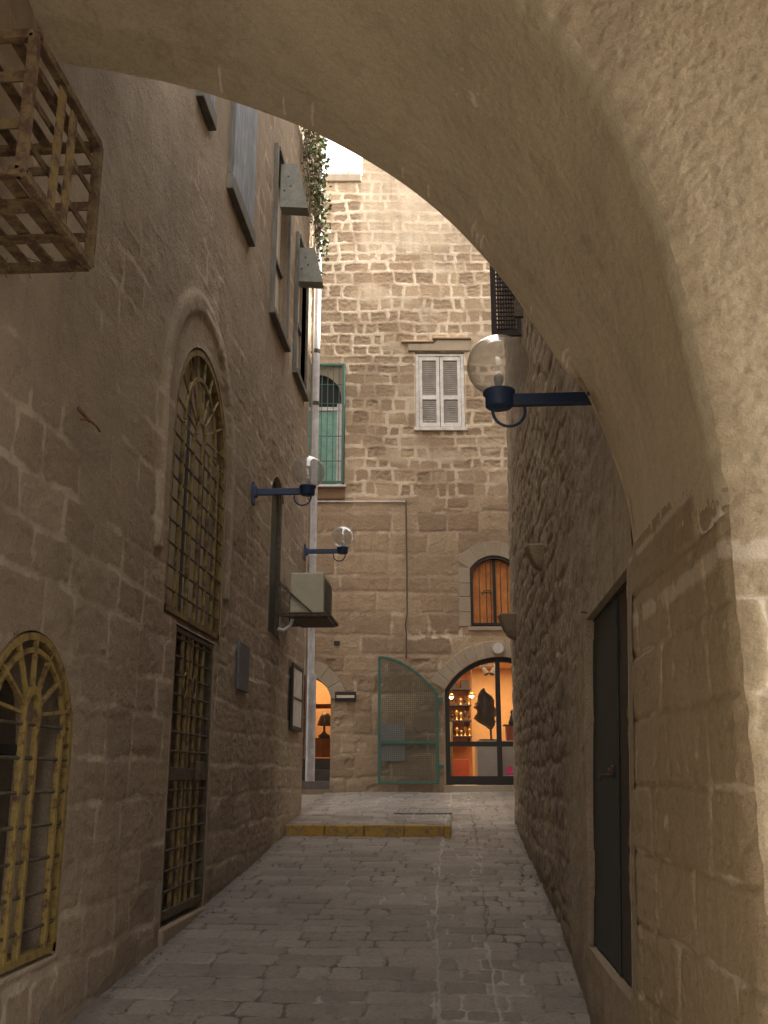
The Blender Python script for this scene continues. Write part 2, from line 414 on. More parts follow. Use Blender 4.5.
# ------------------------------------------------------------------ GROUND
def gz(x, y):
    y = np.asarray(y, float); x = np.asarray(x, float)
    base = .084*np.clip(y, -6, 60)
    plat = np.where(x < -.06, 1., 0.)*sst(12.16, 12.18, y)*.108*(1-sst(12.5, 16, y))
    return np.where(y > 20, .084*20+0*y, base)+plat
L1 = Layout(11, -4, 6, -1, 18, (.16,.27), (.16,.44), .02, .7)
L2 = Layout(12, -4, 6, -1, 18, (.15,.27), (.13,.32), .02, .7)
def ground_h(u, v):
    c1 = -.12+.05*np.sin(v*.5)+.035*fbm(v*2.3, v*0, 36); c2 = .22+.02*np.sin(v*.7)+.035*fbm(v*2.7, v*0+4, 37)
    e1, a1, b1 = L1(u+.03*v, v); e2, a2, b2 = L2(v*1.0+u*0+40-40, u*0+v) if False else L2(u, v)
    cen = (u > c1) & (u < c2)
    e = np.where(u > c1, e2, e1); a = np.where(u > c1, a2, a1); b = np.where(u > c1, b2, b1)
    e = np.minimum(e, np.minimum(abs(u-c1), abs(u-c2))+.002*perlin(u*20, v*20, 4))
    h = (sst(0, .022, e+.01*fbm(u*9,v*9,33))-1)*.010*(.4+.9*b)+.007*(a-.5)+.004*fbm(u*3, v*3, 5)+.0012*fbm(u*25, v*25, 6, 3)
    h = h+.012*fbm(u*.8, v*.8, 9, 3)
    j = (1-sst(.003, .014, e))
    lime = sst(-.02, .34, fbm(u*1.1+3, v*.6, 31)+.4*fbm(u*3.3, v*3.3, 34, 3)+.45*np.exp(-((u-c1+.02)/.05)**2)+.30*np.exp(-((u-.1)/.3)**2)+.35*np.exp(-((u-.6)/.45)**2)*sst(9, 4, v)-.18)
    wear = sst(.15, .5, fbm(u*4, v*4, 44, 5))
    pl = np.clip(lime*(j*1.0+.55*wear), 0, 1)+.30*sst(12.3, 13, v)
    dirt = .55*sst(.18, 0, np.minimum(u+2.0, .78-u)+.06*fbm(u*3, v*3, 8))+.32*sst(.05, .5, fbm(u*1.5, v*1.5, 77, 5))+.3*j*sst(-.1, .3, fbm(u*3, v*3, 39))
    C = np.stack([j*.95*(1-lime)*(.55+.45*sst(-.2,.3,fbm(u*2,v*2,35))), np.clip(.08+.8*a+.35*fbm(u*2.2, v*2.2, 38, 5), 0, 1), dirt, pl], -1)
    return h, C
us = np.arange(-2.15, 2.6, .0125)
vs = geo_space(2.6, 18.3, .0032, .010)
# kerb step: make the rows tight round it
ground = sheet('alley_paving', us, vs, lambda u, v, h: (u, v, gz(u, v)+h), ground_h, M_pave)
tag(ground, kind='structure')
# wider ground round the place (kept below the fine paving)
g = MB()
def gq(x0, x1, y0, y1, n=1):
    ys = np.linspace(y0, y1, n+1)
    for i in range(n):
        a, b = ys[i], ys[i+1]
        g.add([(x0, a, float(gz(9, a))-.03), (x1, a, float(gz(9, a))-.03), (x1, b, float(gz(9, b))-.03), (x0, b, float(gz(9, b))-.03)], [(0,1,2,3)])
for ys0, ys1 in ((-400, -6), (-6, 20), (20, 600)): gq(-500, 500, ys0, ys1)
o = g.build('ground', stone_mat('street_ground', (.23,.195,.16), (.18,.15,.12), (.2,.17,.14), (.2,.17,.14), (.09,.075,.06))); tag(o, kind='structure')

# kerb : painted stones with a short return at the right end
k = MB()
for i in range(4):
    x0 = -2.0+i*.466+.004; x1 = -2.0+(i+1)*.466-.004
    k.bb(x0, x1, 12.03, 12.165, .95, 1.02+.115+random.uniform(-.004, .004))
k.bb(-.134, -.062, 11.88, 12.165, .9, 1.02+.115)
o = k.build('painted_kerb', M_yellow, bevel=.012)
tag(o, 'worn yellow-painted stone kerb crossing left half of the alley', 'kerb')
# drain cover on the raised paving
d = empty('drain_cover', (-.42, 13.6, float(gz(9, 13.6))+.1), 0, 'long low metal drain grating set in paving behind the kerb', 'drain')
dz = lambda y: float(gz(-.5, y))+.012
m_ = MB()
def slab(x0, x1, y0, y1, t=.005):
    m_.add([(x0,y0,dz(y0)),(x1,y0,dz(y0)),(x1,y1,dz(y1)),(x0,y1,dz(y1)),(x0,y0,dz(y0)+t),(x1,y0,dz(y0)+t),(x1,y1,dz(y1)+t),(x0,y1,dz(y1)+t)],
           [(3,2,1,0),(4,5,6,7),(0,1,5,4),(1,2,6,5),(2,3,7,6),(3,0,4,7)])
slab(-.80, -.05, 13.3, 13.34); slab(-.80, -.05, 14.06, 14.1); slab(-.80, -.76, 13.34, 14.06); slab(-.09, -.05, 13.34, 14.06)
m_.build('frame', M_iron, d)
m_ = MB()
for i in range(9): slab(-.76+i*.074+.012, -.76+i*.074+.054, 13.345, 14.055, .003)
m_.build('grating', M_iron, d)

# ------------------------------------------------------------------ LEFT HOUSE
LB = empty('left_house', (-2, 6, .5), 0, 'tall plastered stone house with barred arched openings along the left', 'house')
low_win = arch_poly(4.64, .55, .84, 1.85, .52)
gate_o = rect(7.02, 8.2, .70, 2.76)
up_win = arch_poly(7.54, .85, 2.80, 4.22, .86)
slit_o = arch_poly(10.98, .40, 3.22, 4.85, .2)
winC = rect(10.2, 11.15, 6.83, 8.9); winD = rect(11.85, 12.75, 6.8, 8.7)
LL = Layout(21, -4, 15, -.5, 13, (.23,.32), (.30,.66), .025, .6)
def left_h(u, v):
    e, a, b = LL(u, v)
    gl = .084*u
    cover = fbm(u*.7, v*.55, 50, 4)*1.25+.15+.55*sst(1.6, 3.6, v-gl)-.55*sst(7, 9.5, u)*sst(1, 4, v)
    cover = sst(-.1, .6, cover-.45*sst(3.8, 2.2, v-gl)-.12)*(1-.35*sst(.0, .4, fbm(u*5, v*5, 51)))
    j = 1-sst(.008, .038, e+.02*fbm(u*8, v*8, 52))
    st = (1-cover)
    h = st*((sst(0, .035, e+.02*fbm(u*7,v*7,63))-1)*.004+.003*(b-.5))+.014*fbm(u*.8, v*.8, 53, 3)+.0035*fbm(u*4, v*4, 54, 5)
    h = h+(.4+.6*st)*.0055*fbm(u*11, v*17, 55, 5)
    # scratches and ledges left by old plaster
    rr = fbm(u*3.2, v*5.5, 57, 4); h = h+.0045*sst(.18, .26, rr)*(.35+.65*st)
    rough_far = sst(8.3, 10, u); h = h+rough_far*.006*fbm(u*7, v*7, 58, 4)
    light = sst(.42, .62, fbm(u*2.3, v*1.6, 59, 5))*.5+.75*sst(.38, .50, fbm(u*6, v*7, 64, 4))*sst(-.1, .3, fbm(u*1.1, v*1.1, 65, 3))
    # raised weathered band round the tall arched window
    rr2 = np.hypot(np.maximum(abs(u-7.5)-0, 0), np.maximum(v-4.25, 0)*.9)
    ring = np.exp(-((rr2-1.07)/.085)**4)*(v > 3.2)*(abs(u-7.5) > .2*(v < 4.25))
    h = h+.028*ring
    dirt = .65*sst(.38, .0, v-gl+.22*fbm(u*1.6, v*2, 60))+.38*sst(.12, .5, fbm(u*.9, v*.35, 61, 4))
    mort = np.clip(j*(.45+.7*sst(-.1, .4, fbm(u*2, v*2, 62, 5)))*np.clip(st*1.6+.12,0,1)+light*.7+.6*ring, 0, 1)
    return h, np.stack([mort, np.clip(a*.8+.1, 0, 1), dirt, cover*.85], -1)
usL = np.concatenate([np.arange(-7, 2.2, .2), geo_space(2.2, 13.3, .0034, .01)])
vsL = np.concatenate([np.arange(-.4, 6.39, .016), np.arange(6.42, 12.4, .035)])
wl = sheet('wall', usL, vsL, lambda u, v, h: (-2+h, u, v), left_h, M_left, LB, holes=[low_win, gate_o, up_win, slit_o, winC, winD], flip=False)
b = MB()   # core behind the face, set back so the openings stay deep
b.bb(-8, -2.6, -7, 13.26, -.6, 12.35); b.bb(-8, -2.02, 13.26, 13.3, -.6, 12.36); b.bb(-8.1, -1.93, -7, 13.32, 12.36, 12.5)
b.bb(-2.6, -2.06, -7, 13.3, 12.2, 12.36); b.bb(-2.6, -2.04, -7.02, -6.96, -.5, 12.3)
b.build('core', M_left, LB)
def reveal(poly, x0, x1, frame, parent, mat, ax='x', name='reveal'):
    m = MB(frame); n = len(poly)
    for i in range(n):
        a, c = poly[i], poly[(i+1) % n]
        if ax == 'x': m.add([(x0, *a), (x0, *c), (x1, *c), (x1, *a)], [(0,1,2,3)])
        else: m.add([(a[0], x0, a[1]), (c[0], x0, c[1]), (c[0], x1, c[1]), (a[0], x1, a[1])], [(0,1,2,3)])
    return m.build(name, mat, parent, fixn=False)
for p, dp in ((low_win, .45), (gate_o, .4), (up_win, .42), (slit_o, .3), (winC, .3), (winD, .3)):
    reveal(p, -1.995, -2-dp, IDENT, LB, M_left)

def arc(c, r, a0, a1, n=20): return [(c[0]+r*math.cos(t), c[1]+r*math.sin(t)) for t in np.linspace(a0, a1, n)]
def off(pl, o):      # an outline moved inward by o along its own normals
    r = []; n = len(pl)
    for i in range(n):
        a = Vector(pl[max(i-1, 0)]); c = Vector(pl[min(i+1, n-1)]); t = (c-a).normalized(); nn = Vector((-t.y, t.x))
        r.append((pl[i][0]+nn.x*o, pl[i][1]+nn.y*o))
    return r
# low arched window: yellow rusty grille
def low_window():
    fr = MB(); ol = arch_line(4.64, .53, .86, 1.85, .51); il = off(ol, .035)
    fr.ribbon(ol, il, -2.030, -1.990, 'x'); fr.bb(-2.030, -1.990, 4.11, 5.17, .86, .90)
    W = fr.build('barred_window', M_rustL, LB, label='low arched window behind a yellow and rust iron grille')
    for yy in (4.58, 4.72, 4.14+.10, 5.03):
        m = MB(); top = 2.02 if abs(yy-4.65) < .1 else 1.9
        m.bb(-2.015, -1.985, yy-.016, yy+.016, .89, top); m.build('vertical_bar', M_rustL, W, bevel=.003)
    m = MB(); m.ribbon(arc((4.65, 2.02), .09, 0, PI, 12), arc((4.65, 2.02), .052, 0, PI, 12), -2.015, -1.985, 'x'); m.build('loop', M_rustL, W)
    m = MB(); m.ribbon(arc((4.64, 1.85), .44, 0, PI, 20), arc((4.64, 1.85), .415, 0, PI, 20), -2.010, -1.990, 'x'); m.build('arched_bar', M_rustL, W)
    for i, a in enumerate(np.linspace(.35, PI-.35, 7)):
        m = MB(); m.bar((-2.000, 4.64+.12*math.cos(a), 1.94+.12*math.sin(a)), (-2.000, 4.64+.50*math.cos(a), 1.85+.49*math.sin(a)), .016, .022, (1,0,0)); m.build('radial_bar', M_rustL, W)
    for z in np.arange(1.0, 1.95, .155):
        m = MB(); m.tube([(-2.002, 4.11, z), (-2.002, 5.17, z)], .0085, 6); m.build('cross_bar', M_rustD, W)
    m = MB(); m.add([(-2.3, a, c) for a, c in low_win], [tuple(range(len(low_win)))]); m.build('glass_pane', M_darkglass, W)
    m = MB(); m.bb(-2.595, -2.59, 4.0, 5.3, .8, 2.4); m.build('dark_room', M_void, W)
    m = MB(); m.bb(-2.28, -2.25, 4.83, 4.87, .84, 2.2); m.bb(-2.28, -2.25, 4.1, 5.2, 1.80, 1.85); m.build('inner_frame', M_dark, W)
    # pale rippled sheet behind the bars
    m = MB(); n = 12
    for i in range(n):
        y0 = 4.12+i*.028; y1 = y0+.028; d0 = .012*math.sin(i*1.4); d1 = .012*math.sin((i+1)*1.4)
        m.add([(-2.22+d0, y0, 1.02), (-2.22+d1, y1, 1.02+.02*i), (-2.22+d1, y1, 1.62-.035*i), (-2.22+d0, y0, 1.64-.035*i)], [(0,1,2,3)], True)
    m.build('pale_sheet', M_white, W)
    m = MB(); m.bb(-2.12, -1.985, 4.08, 5.2, .81, .842); m.build('sill', M_left, W, bevel=.01)
low_window()
# tall gate under the arched window
def gate():
    fr = MB()
    for q in ((7.03, 7.065, .74, 2.745), (8.155, 8.19, .74, 2.745), (7.09, 8.13, .74, .80), (7.09, 8.13, 2.71, 2.745), (7.09, 8.13, 1.66, 1.75)): fr.bb(-2.045, -2.000, *q)
    G = fr.build('gate', M_rustD, LB, bevel=.004, label='tall narrow rusty iron gate with yellow vertical bars')
    for y in (7.3, 7.46, 7.56, 7.72, 7.92):
        m = MB(); m.bb(-2.030, -2.007, y-.02, y+.02, .80, 2.71); m.build('vertical_bar', M_rustY, G, bevel=.003)
    for z in np.arange(.92, 2.7, .135):
        m = MB(); m.tube([(-2.013, 7.08, z), (-2.013, 8.14, z)], .009, 6); m.build('cross_bar', M_rustD, G)
    for y in (7.38, 7.64):
        m = MB()
        for s in (-1, 1): m.tube([(-2.005, y, 2.25), (-2.005, y+s*.05, 2.32), (-2.005, y+s*.045, 2.41), (-2.005, y, 2.44)], .008, 6)
        m.build('scrollwork', M_rustY, G)
    m = MB(); m.bb(-2.005, -1.955, 7.78, 7.9, 1.66, 1.80); m.build('lock_box', M_rustD, G, bevel=.006)
    m = MB(); m.bb(-2.39, -2.36, 7.02, 8.2, .7, 2.76); m.build('backing_panel', paint_mat('dull_dark_sheet', (.085,.075,.06), .6, .3), G)
gate()
m = MB(); m.bb(-2.35, -2.0, 7.0, 8.24, 2.765, 2.795); m.build('lintel', M_left, LB, bevel=.012)
m = MB(); m.bb(-2.35, -1.965, 7.0, 8.22, .50, .70); m.build('doorstep', M_left, LB, bevel=.015)
def tall_window():
    ol = arch_line(7.54, .83, 2.82, 4.22, .84); il = off(ol, .045)
    fr = MB(); fr.ribbon(ol, il, -2.040, -2.000, 'x'); fr.bb(-2.040, -2.000, 6.71, 8.37, 2.82, 2.86)
    W = fr.build('fanlight_window', M_rustO, LB, label='tall arched window with yellowed fan-shaped iron grille')
    for y in (6.98, 7.28, 7.55, 7.82, 8.08):
        m = MB(); m.bb(-2.025, -1.995, y-.017, y+.017, 2.86, 4.30); m.build('vertical_bar', M_rustO, W, bevel=.003)
    for z in np.arange(2.98, 4.3, .165):
        m = MB(); m.tube([(-2.005, 6.68, z), (-2.005, 8.32, z)], .0095, 6); m.build('cross_bar', M_rustD, W)
    m = MB(); m.bb(-2.020, -2.006, 6.72, 8.36, 4.28, 4.295); m.build('transom', M_rustO, W)
    for r in (.16, .5):
        m = MB(); m.ribbon(arc((7.5, 4.33), r, 0, PI, 18), arc((7.5, 4.33), r-.03, 0, PI, 18), -2.025, -2.000, 'x'); m.build('arched_bar', M_rustO, W)
    for a in np.linspace(.22, PI-.22, 9):
        m = MB(); R = .78
        m.bar((-2.012, 7.5+.15*math.cos(a), 4.33+.15*math.sin(a)), (-2.012, 7.54+R*math.cos(a), 4.26+R*math.sin(a)), .013, .016, (1,0,0)); m.build('radial_bar', M_rustO, W)
    m = MB(); m.bb(-2.13, -2.10, 6.97, 8.40, 2.8, 5.25); m.build('beige_shutter', M_beige, W)
    m = MB(); m.bb(-2.16, -2.14, 6.60, 6.97, 2.8, 5.25); m.build('glass_pane', M_darkglass, W)
    m = MB()
    for y in (6.92, 7.42, 7.92): m.bb(-2.10, -2.085, y-.02, y+.02, 2.8, 5.2)
    m.bb(-2.17, -2.153, 6.6, 8.4, 4.24, 4.29); m.build('inner_frame', M_frame_wood, W)
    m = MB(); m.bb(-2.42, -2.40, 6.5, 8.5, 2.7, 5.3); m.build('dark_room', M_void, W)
tall_window()
# narrow olive shutter over the air conditioner
m = MB(); m.prism(slit_o, -2.10, -2.06, 'x'); S = m.build('narrow_shutter', paint_mat('olive_board', (.07,.066,.035), .8, .3), LB, label='narrow dark olive shutter above the air conditioner')
m = MB(); m.bb(-2.06, -2.02, 10.60, 10.68, 3.22, 4.95); m.bb(-2.06, -2.02, 11.30, 11.38, 3.22, 4.95); m.build('frame', M_rustD, S)
# planked shutters high up
def plank_shutter(y0, y1, z0, z1, dark):
    f = MB(); f.bb(-2.02, -1.965, y0-.12, y0-.02, z0-.02, z1); f.bb(-2.02, -1.97, y1+.01, y1+.05, z0, z1)
    S = f.build('planked_shutter', M_frame_wood, LB, bevel=.006, label='closed grey-blue planked window shutter')
    n = 5; wd = (y1-y0)/n
    for i in range(n):
        m = MB(); m.bb(-1.995, -1.95-.004*(i % 2), y0+i*wd+.010, y0+(i+1)*wd-.010, z0+.06, z1); m.build('plank', M_grey_wood, S, bevel=.004)
    m = MB(); m.bb(-2.02, -1.935, y0-.13, y1+.03, z0-.12, z0+.03); m.build('sill', M_frame_wood, S, bevel=.008)
plank_shutter(6.9, 7.2, 7.14, 9.2, 0)
plank_shutter(8.02, 8.92, 7.02, 9.4, 0)
for (y0, y1, z0, z1) in ((10.2, 11.15, 6.83, 8.9), (11.85, 12.75, 6.8, 8.7)):
    f = MB(); f.bb(-2.06, -1.955, y0-.09, y0, z0-.02, z1+.05); f.bb(-2.06, -1.965, y1, y1+.06, z0, z1); f.bb(-2.06, -1.94, y0, y1, z1, z1+.06)
    W = f.build('upper_window', M_frame_wood, LB, bevel=.006, label='tall upper window with grey timber frame')
    m = MB(); m.bb(-2.12, -2.09, y0, y1, z0, z1); m.build('panel', M_beige, W)
    m = MB(); m.bb(-2.085, -2.05, y0+.3, y0+.34, z0, z1); m.bb(-2.085, -2.05, y0, y1, z0+.9, z0+.95); m.build('glazing_bar', M_frame_wood, W)
    m = MB(); m.bb(-2.06, -1.93, y0-.10, y1+.05, z0-.09, z0-.02); m.build('sill', M_frame_wood, W, bevel=.008)
    
# wedge-shaped metal boxes
def wedge(y0, y1, z0, z1, lab, w0=.22, w1=.36):
    e = empty('metal_box', (-1.97, y0, z0), 0, lab, 'metal box', 'grey metal boxes on the left house')
    m = MB(); n = MB()
    P = [(-1.975, z0+.03), (-2+w1, z0), (-2+w0, z1-.01), (-1.975, z1)]
    m.prism(P, y0+.012, y1, 'y'); m.build('body', M_grey_sheet, e, bevel=.006)
    n.prism([(p[0]+(.008 if i in (1,2) else 0), p[1]+(-.006 if i < 2 else .008)) for i, p in enumerate(P)], y0, y0+.01, 'y'); n.build('end_plate', M_grey_sheet, e)
    m = MB()
    for q in ((.25,.4), (.6,.5), (.45,.72)):
        x = -2+w0*q[0]+.02; z = z0+(z1-z0)*q[1]; m.lathe([(0,-.004),(.018,-.004),(.02,.0),(0,.001)], (0,0,0), 10) if False else m.box((x, y0-.003, z), (.022, .01, .018))
    m.build('bolt', M_rustD, e)
wedge(10.42, 10.62, 8.26, 8.86, 'larger grey metal box beside the upper window, nearer the archway')
wedge(11.82, 12.02, 8.02, 8.53, 'smaller grey metal box below the hanging ivy, nearer the drainpipe', .24, .36)
# framed notice
e = empty('notice_board', (-1.97, 12.1, 2.3), 0, 'narrow dark-framed notice board low on left wall beside drainpipe', 'notice board')
m = MB(); m.bb(-1.975, -1.945, 12.08, 12.13, 2.23, 3.03); m.bb(-1.975, -1.945, 12.83, 12.88, 2.23, 3.03); m.bb(-1.975, -1.945, 12.13, 12.83, 2.23, 2.28); m.bb(-1.975, -1.945, 12.13, 12.83, 2.98, 3.03)
m.build('frame', M_black, e, bevel=.004)
m = MB(); m.bb(-1.97, -1.952, 12.13, 12.83, 2.28, 2.98); m.build('sheet', M_white, e)
m = MB(); m.bb(-1.951, -1.947, 12.13, 12.83, 2.60, 2.63); m.build('divider', M_black, e)
# faded plate, iron stub
m = MB(); m.bb(-1.99, -1.965, 9.06, 9.52, 2.46, 2.90); o = m.build('wall_plate', paint_mat('slate_blue', (.12,.125,.145), .7, .2), bevel=.004)
tag(o, 'small faded blue-grey plate on left wall past the gate', 'plate')
m = MB(); m.tube([(-2.0, 4.95, 3.57), (-1.955, 4.97, 3.57), (-1.945, 5.05, 3.565), (-1.95, 5.12, 3.56)], .006, 7); pass
m.bar((-1.965, 4.82, 3.585), (-1.965, 5.0, 3.575), .012, .016)
o = m.build('iron_hook', rust_mat('red_rust', (.20,.085,.045), (.10,.05,.03), .5)); tag(o, 'bent rusty iron hook sticking out of left wall under the cage', 'hook')

# iron cage
cg = empty('iron_cage', (-1.6, 3.3, 3.72), 0, 'rusty yellow iron slatted cage hung high on the left wall', 'cage')
X0, X1, Y0, Y1, Z0, Z1 = -1.99, -1.515, 3.02, 3.70, 3.79, 4.37
P = lambda x, y, z: Vector((x, y, z))
m = MB()
for a, c in (((X1,Y0,Z0),(X1,Y1,Z0)), ((X1,Y0,Z1),(X1,Y1,Z1)), ((X0,Y0,Z0),(X0,Y1,Z0)), ((X0,Y0,Z1),(X0,Y1,Z1)),
             ((X0,Y0,Z0),(X1,Y0,Z0)), ((X0,Y1,Z0),(X1,Y1,Z0)), ((X0,Y0,Z1),(X1,Y0,Z1)), ((X0,Y1,Z1),(X1,Y1,Z1)),
             ((X1,Y0,Z0),(X1,Y0,Z1)), ((X1,Y1,Z0),(X1,Y1,Z1)), ((X0,Y0,Z0),(X0,Y0,Z1)), ((X0,Y1,Z0),(X0,Y1,Z1))):
    m.bar(a, c,   .037, .037, (1,0,0) if a[2] != c[2] else (0,0,1))
m.build('frame', M_rustB, cg, bevel=.003)
for i, (y, zt) in enumerate(((3.24, 4.31), (3.36, 4.29))):
    m = MB(); m.bar((X1+.02, y, Z0), (X1+.02, y+.015, zt), .06, .008, (1,0,0)); m.build('front_slat', M_rustY, cg)
for z in (3.95, 4.14, 4.28):
    m = MB(); m.bar((X1-.012, Y0, z), (X1-.012, Y1, z), .008, .03); m.build('side_rail', M_rustB, cg)
for z in (3.92, 4.07, 4.25):
    m = MB(); m.bar((X0, Y1-.01, z), (X1, Y1-.01, z), .008, .04); m.build('end_rail', M_rustB, cg)
for z in (4.0, 4.2):
    m = MB(); m.bar((X0, Y0+.01, z), (X1, Y0+.01, z), .008, .045); m.build('end_rail', M_rustB, cg)
for x in (-1.9, -1.8, -1.70, -1.59):
    m = MB(); m.bar((x, Y0, Z0+.01), (x+.02, Y1, Z0+.01), .05, .008); m.build('floor_slat', M_rustB, cg)
for x in (-1.88, -1.74, -1.60):
    m = MB(); m.bar((x, Y0, Z1), (x, Y1, Z1), .045, .008); m.build('roof_slat', M_rustB, cg)
for y in (3.2, 3.45):
    m = MB(); m.bar((X0, y, Z0-.004), (X1, y, Z0-.004), .03, .008); m.build('floor_bar', M_rustB, cg)
for y in (3.2, 3.38, 3.56):
    m = MB(); m.bar((X0+.02, y, Z0), (X0+.02, y+.05, Z1), .008, .035, (0,1,0)); m.build('back_slat', M_rustB, cg)
rs = random.Random(3)
for i in range(7):
    m = MB(); x = -1.75+rs.uniform(-.14, .12); y = 3.62+rs.uniform(-.1, .06); p = [Vector((x, y, Z0))]
    for k_ in range(5): p.append(p[-1]+Vector((rs.uniform(-.03, .035), rs.uniform(-.01, .01), -rs.uniform(.0, .028))))
    m.tube(p, .0018, 4); m.build('loose_wire', M_rustD, cg)

# ------------------------------------------------------------------ pipe, air conditioner
e = empty('drainpipe', (-1.93, 13.36, 1.6), 0, 'tall pale grey drainpipe at the far corner of left house', 'drainpipe')
px_ = -1.925
m = MB(); m.tube([(px_, 13.38, z) for z in np.linspace(3.0, 12.3, 12)], .053, 16); m.build('pipe', M_pipe, e)
m = MB(); m.tube([(px_+.02, 13.38, 1.62), (px_+.02, 13.38, 2.55), (px_+.02, 13.38, 3.02)], .063, 16); m.build('lower_pipe', M_pipe, e)
for z in (2.45, 4.66, 6.9, 7.72, 8.75, 10.2):
    m = MB(); m.tube([(px_+(.02 if z < 3 else 0), 13.38, z-.03), (px_+(.02 if z < 3 else 0), 13.38, z+.03)], .068 if z < 3 else .059, 16); m.bb(px_-.12, px_, 13.37, 13.39, z-.01, z+.01); m.build('collar', M_pipe if z < 5 else M_rustD, e)
m = MB(); m.tube([(-1.955, 13.22, 1.9), (-1.955, 13.22, 5.0), (-1.95, 13.21, 12.2)], .014, 8); o = m.build('thin_conduit', paint_mat('dull_conduit', (.34,.28,.22), .6, .2))
tag(o, 'thin vertical conduit running beside the pale drainpipe', 'conduit')

a = empty('air_conditioner', (-1.86, 11.2, 3.5), 0, 'cream air conditioner unit on a rusty bracket, left wall', 'air conditioner')
ax0, ax1, ay0, ay1, az0, az1 = -1.865, -1.475, 11.2, 11.98, 3.50, 3.97
m = MB(); m.bb(ax0, ax1, ay0, ay1, az0, az1); m.build('housing', M_cream, a, bevel=.012)
m = MB()
for i in range(14): m.bb(ax1+.002, ax1+.012, ay0+.05, ay1-.05, az0+.05+i*.027, az0+.058+i*.027)
m.build('side_grille', M_grey_sheet, a)
m = MB()
for y in (ay0-.02, ay1+.0):
    m.bar((-1.985, y, az0-.03), (ax1+.07, y, az0-.03), .03, .03); m.bar((-1.985, y, az0+.34), (ax0+.28, y-.012, az0-.02), .022, .022)
    m.bar((-1.985, y, az0-.03), (-1.985, y, az0+.36), .03, .03, (1,0,0))
m.bar((ax1+.07, ay0-.03, az0-.03), (ax1+.07, ay1+.02, az0-.03), .03, .03); m.bar((ax0-.02, ay0-.02, az0-.03), (ax0-.02, ay1, az0-.03), .03, .03)
m.bb(ax0+.02, ax1+.05, ay0, ay1, az0-.06, az0-.045)
m.build('bracket', M_rustD, a)
m = MB(); m.tube([(ax0+.03, 11.3, az0-.02), (ax0-.0, 11.25, az0-.14), (-1.93, 11.2, az0-.2), (-1.985, 11.15, az0-.19)], .02, 8); m.build('hose', M_pipe, a)

# ------------------------------------------------------------------ globe lamps
def make_lamp(label):
    r = empty('wall_lamp', (0, 0, 0), 0, label, 'wall lamp', 'clear globe lamps on navy wall brackets')
    m = MB(); m.bb(0, .025, -.04, .04, -.13, .10); m.bb(.02, .05, -.045, .045, -.05, .05); m.build('wall_plate', M_navy, r, bevel=.004)
    m = MB(); m.bb(.05, .49, -.022, .022, -.032, .032); m.build('arm', M_navy, r, bevel=.004)
    m = MB(); m.lathe([(0,-.04),(.065,-.04),(.074,-.032),(.074,.03),(.086,.036),(.086,.052),(.07,.058),(.0,.060)], (.56, 0, 0), 28); m.build('socket', M_navy, r)
    m = MB(); c = (.51, -.05); m.tube([(c[0]+.085*math.cos(t), 0, c[1]+.085*math.sin(t)-.01) for t in np.linspace(PI*.92, PI*2.08, 18)], .0085, 8); m.build('hoop', M_navy, r)
    g_ = MB(); R = .168; g_.lathe([(R*math.sin(t), R*math.cos(t)) for t in np.linspace(PI*.86, 0.0001, 26)], (.56, 0, .052+R*.88), 36); G = g_.build('globe', M_globe, r)
    m = MB(); m.lathe([(0,.055),(.018,.055),(.018,.09),(.022,.10),(.027,.12),(.024,.14),(.012,.155),(0,.158)], (.56, 0, 0), 18); m.build('bulb', M_bulb, r)
    return r
def copy_tree(o, label):
    c = o.copy(); COL.objects.link(c); c['label'] = label
    for ch in list(o.children):
        d_ = ch.copy(); COL.objects.link(d_); d_.parent = c
        d_.matrix_parent_inverse = ch.matrix_parent_inverse
    return c
lp = make_lamp('large clear globe lamp on navy bracket beside the archway, right wall')
l1 = copy_tree(lp, 'clear globe lamp on left wall above the air conditioner, nearer one')
l2 = copy_tree(lp, 'smallest clear globe lamp by the drainpipe, farthest down the alley')
lp.location = (.83, 4.98, 3.628); lp.rotation_euler = (0, 0, PI)
l1.location = (-1.985, 9.47, 4.45)
l2.location = (-1.985, 12.98, 4.62); l2.scale = (.94, .94, .94)

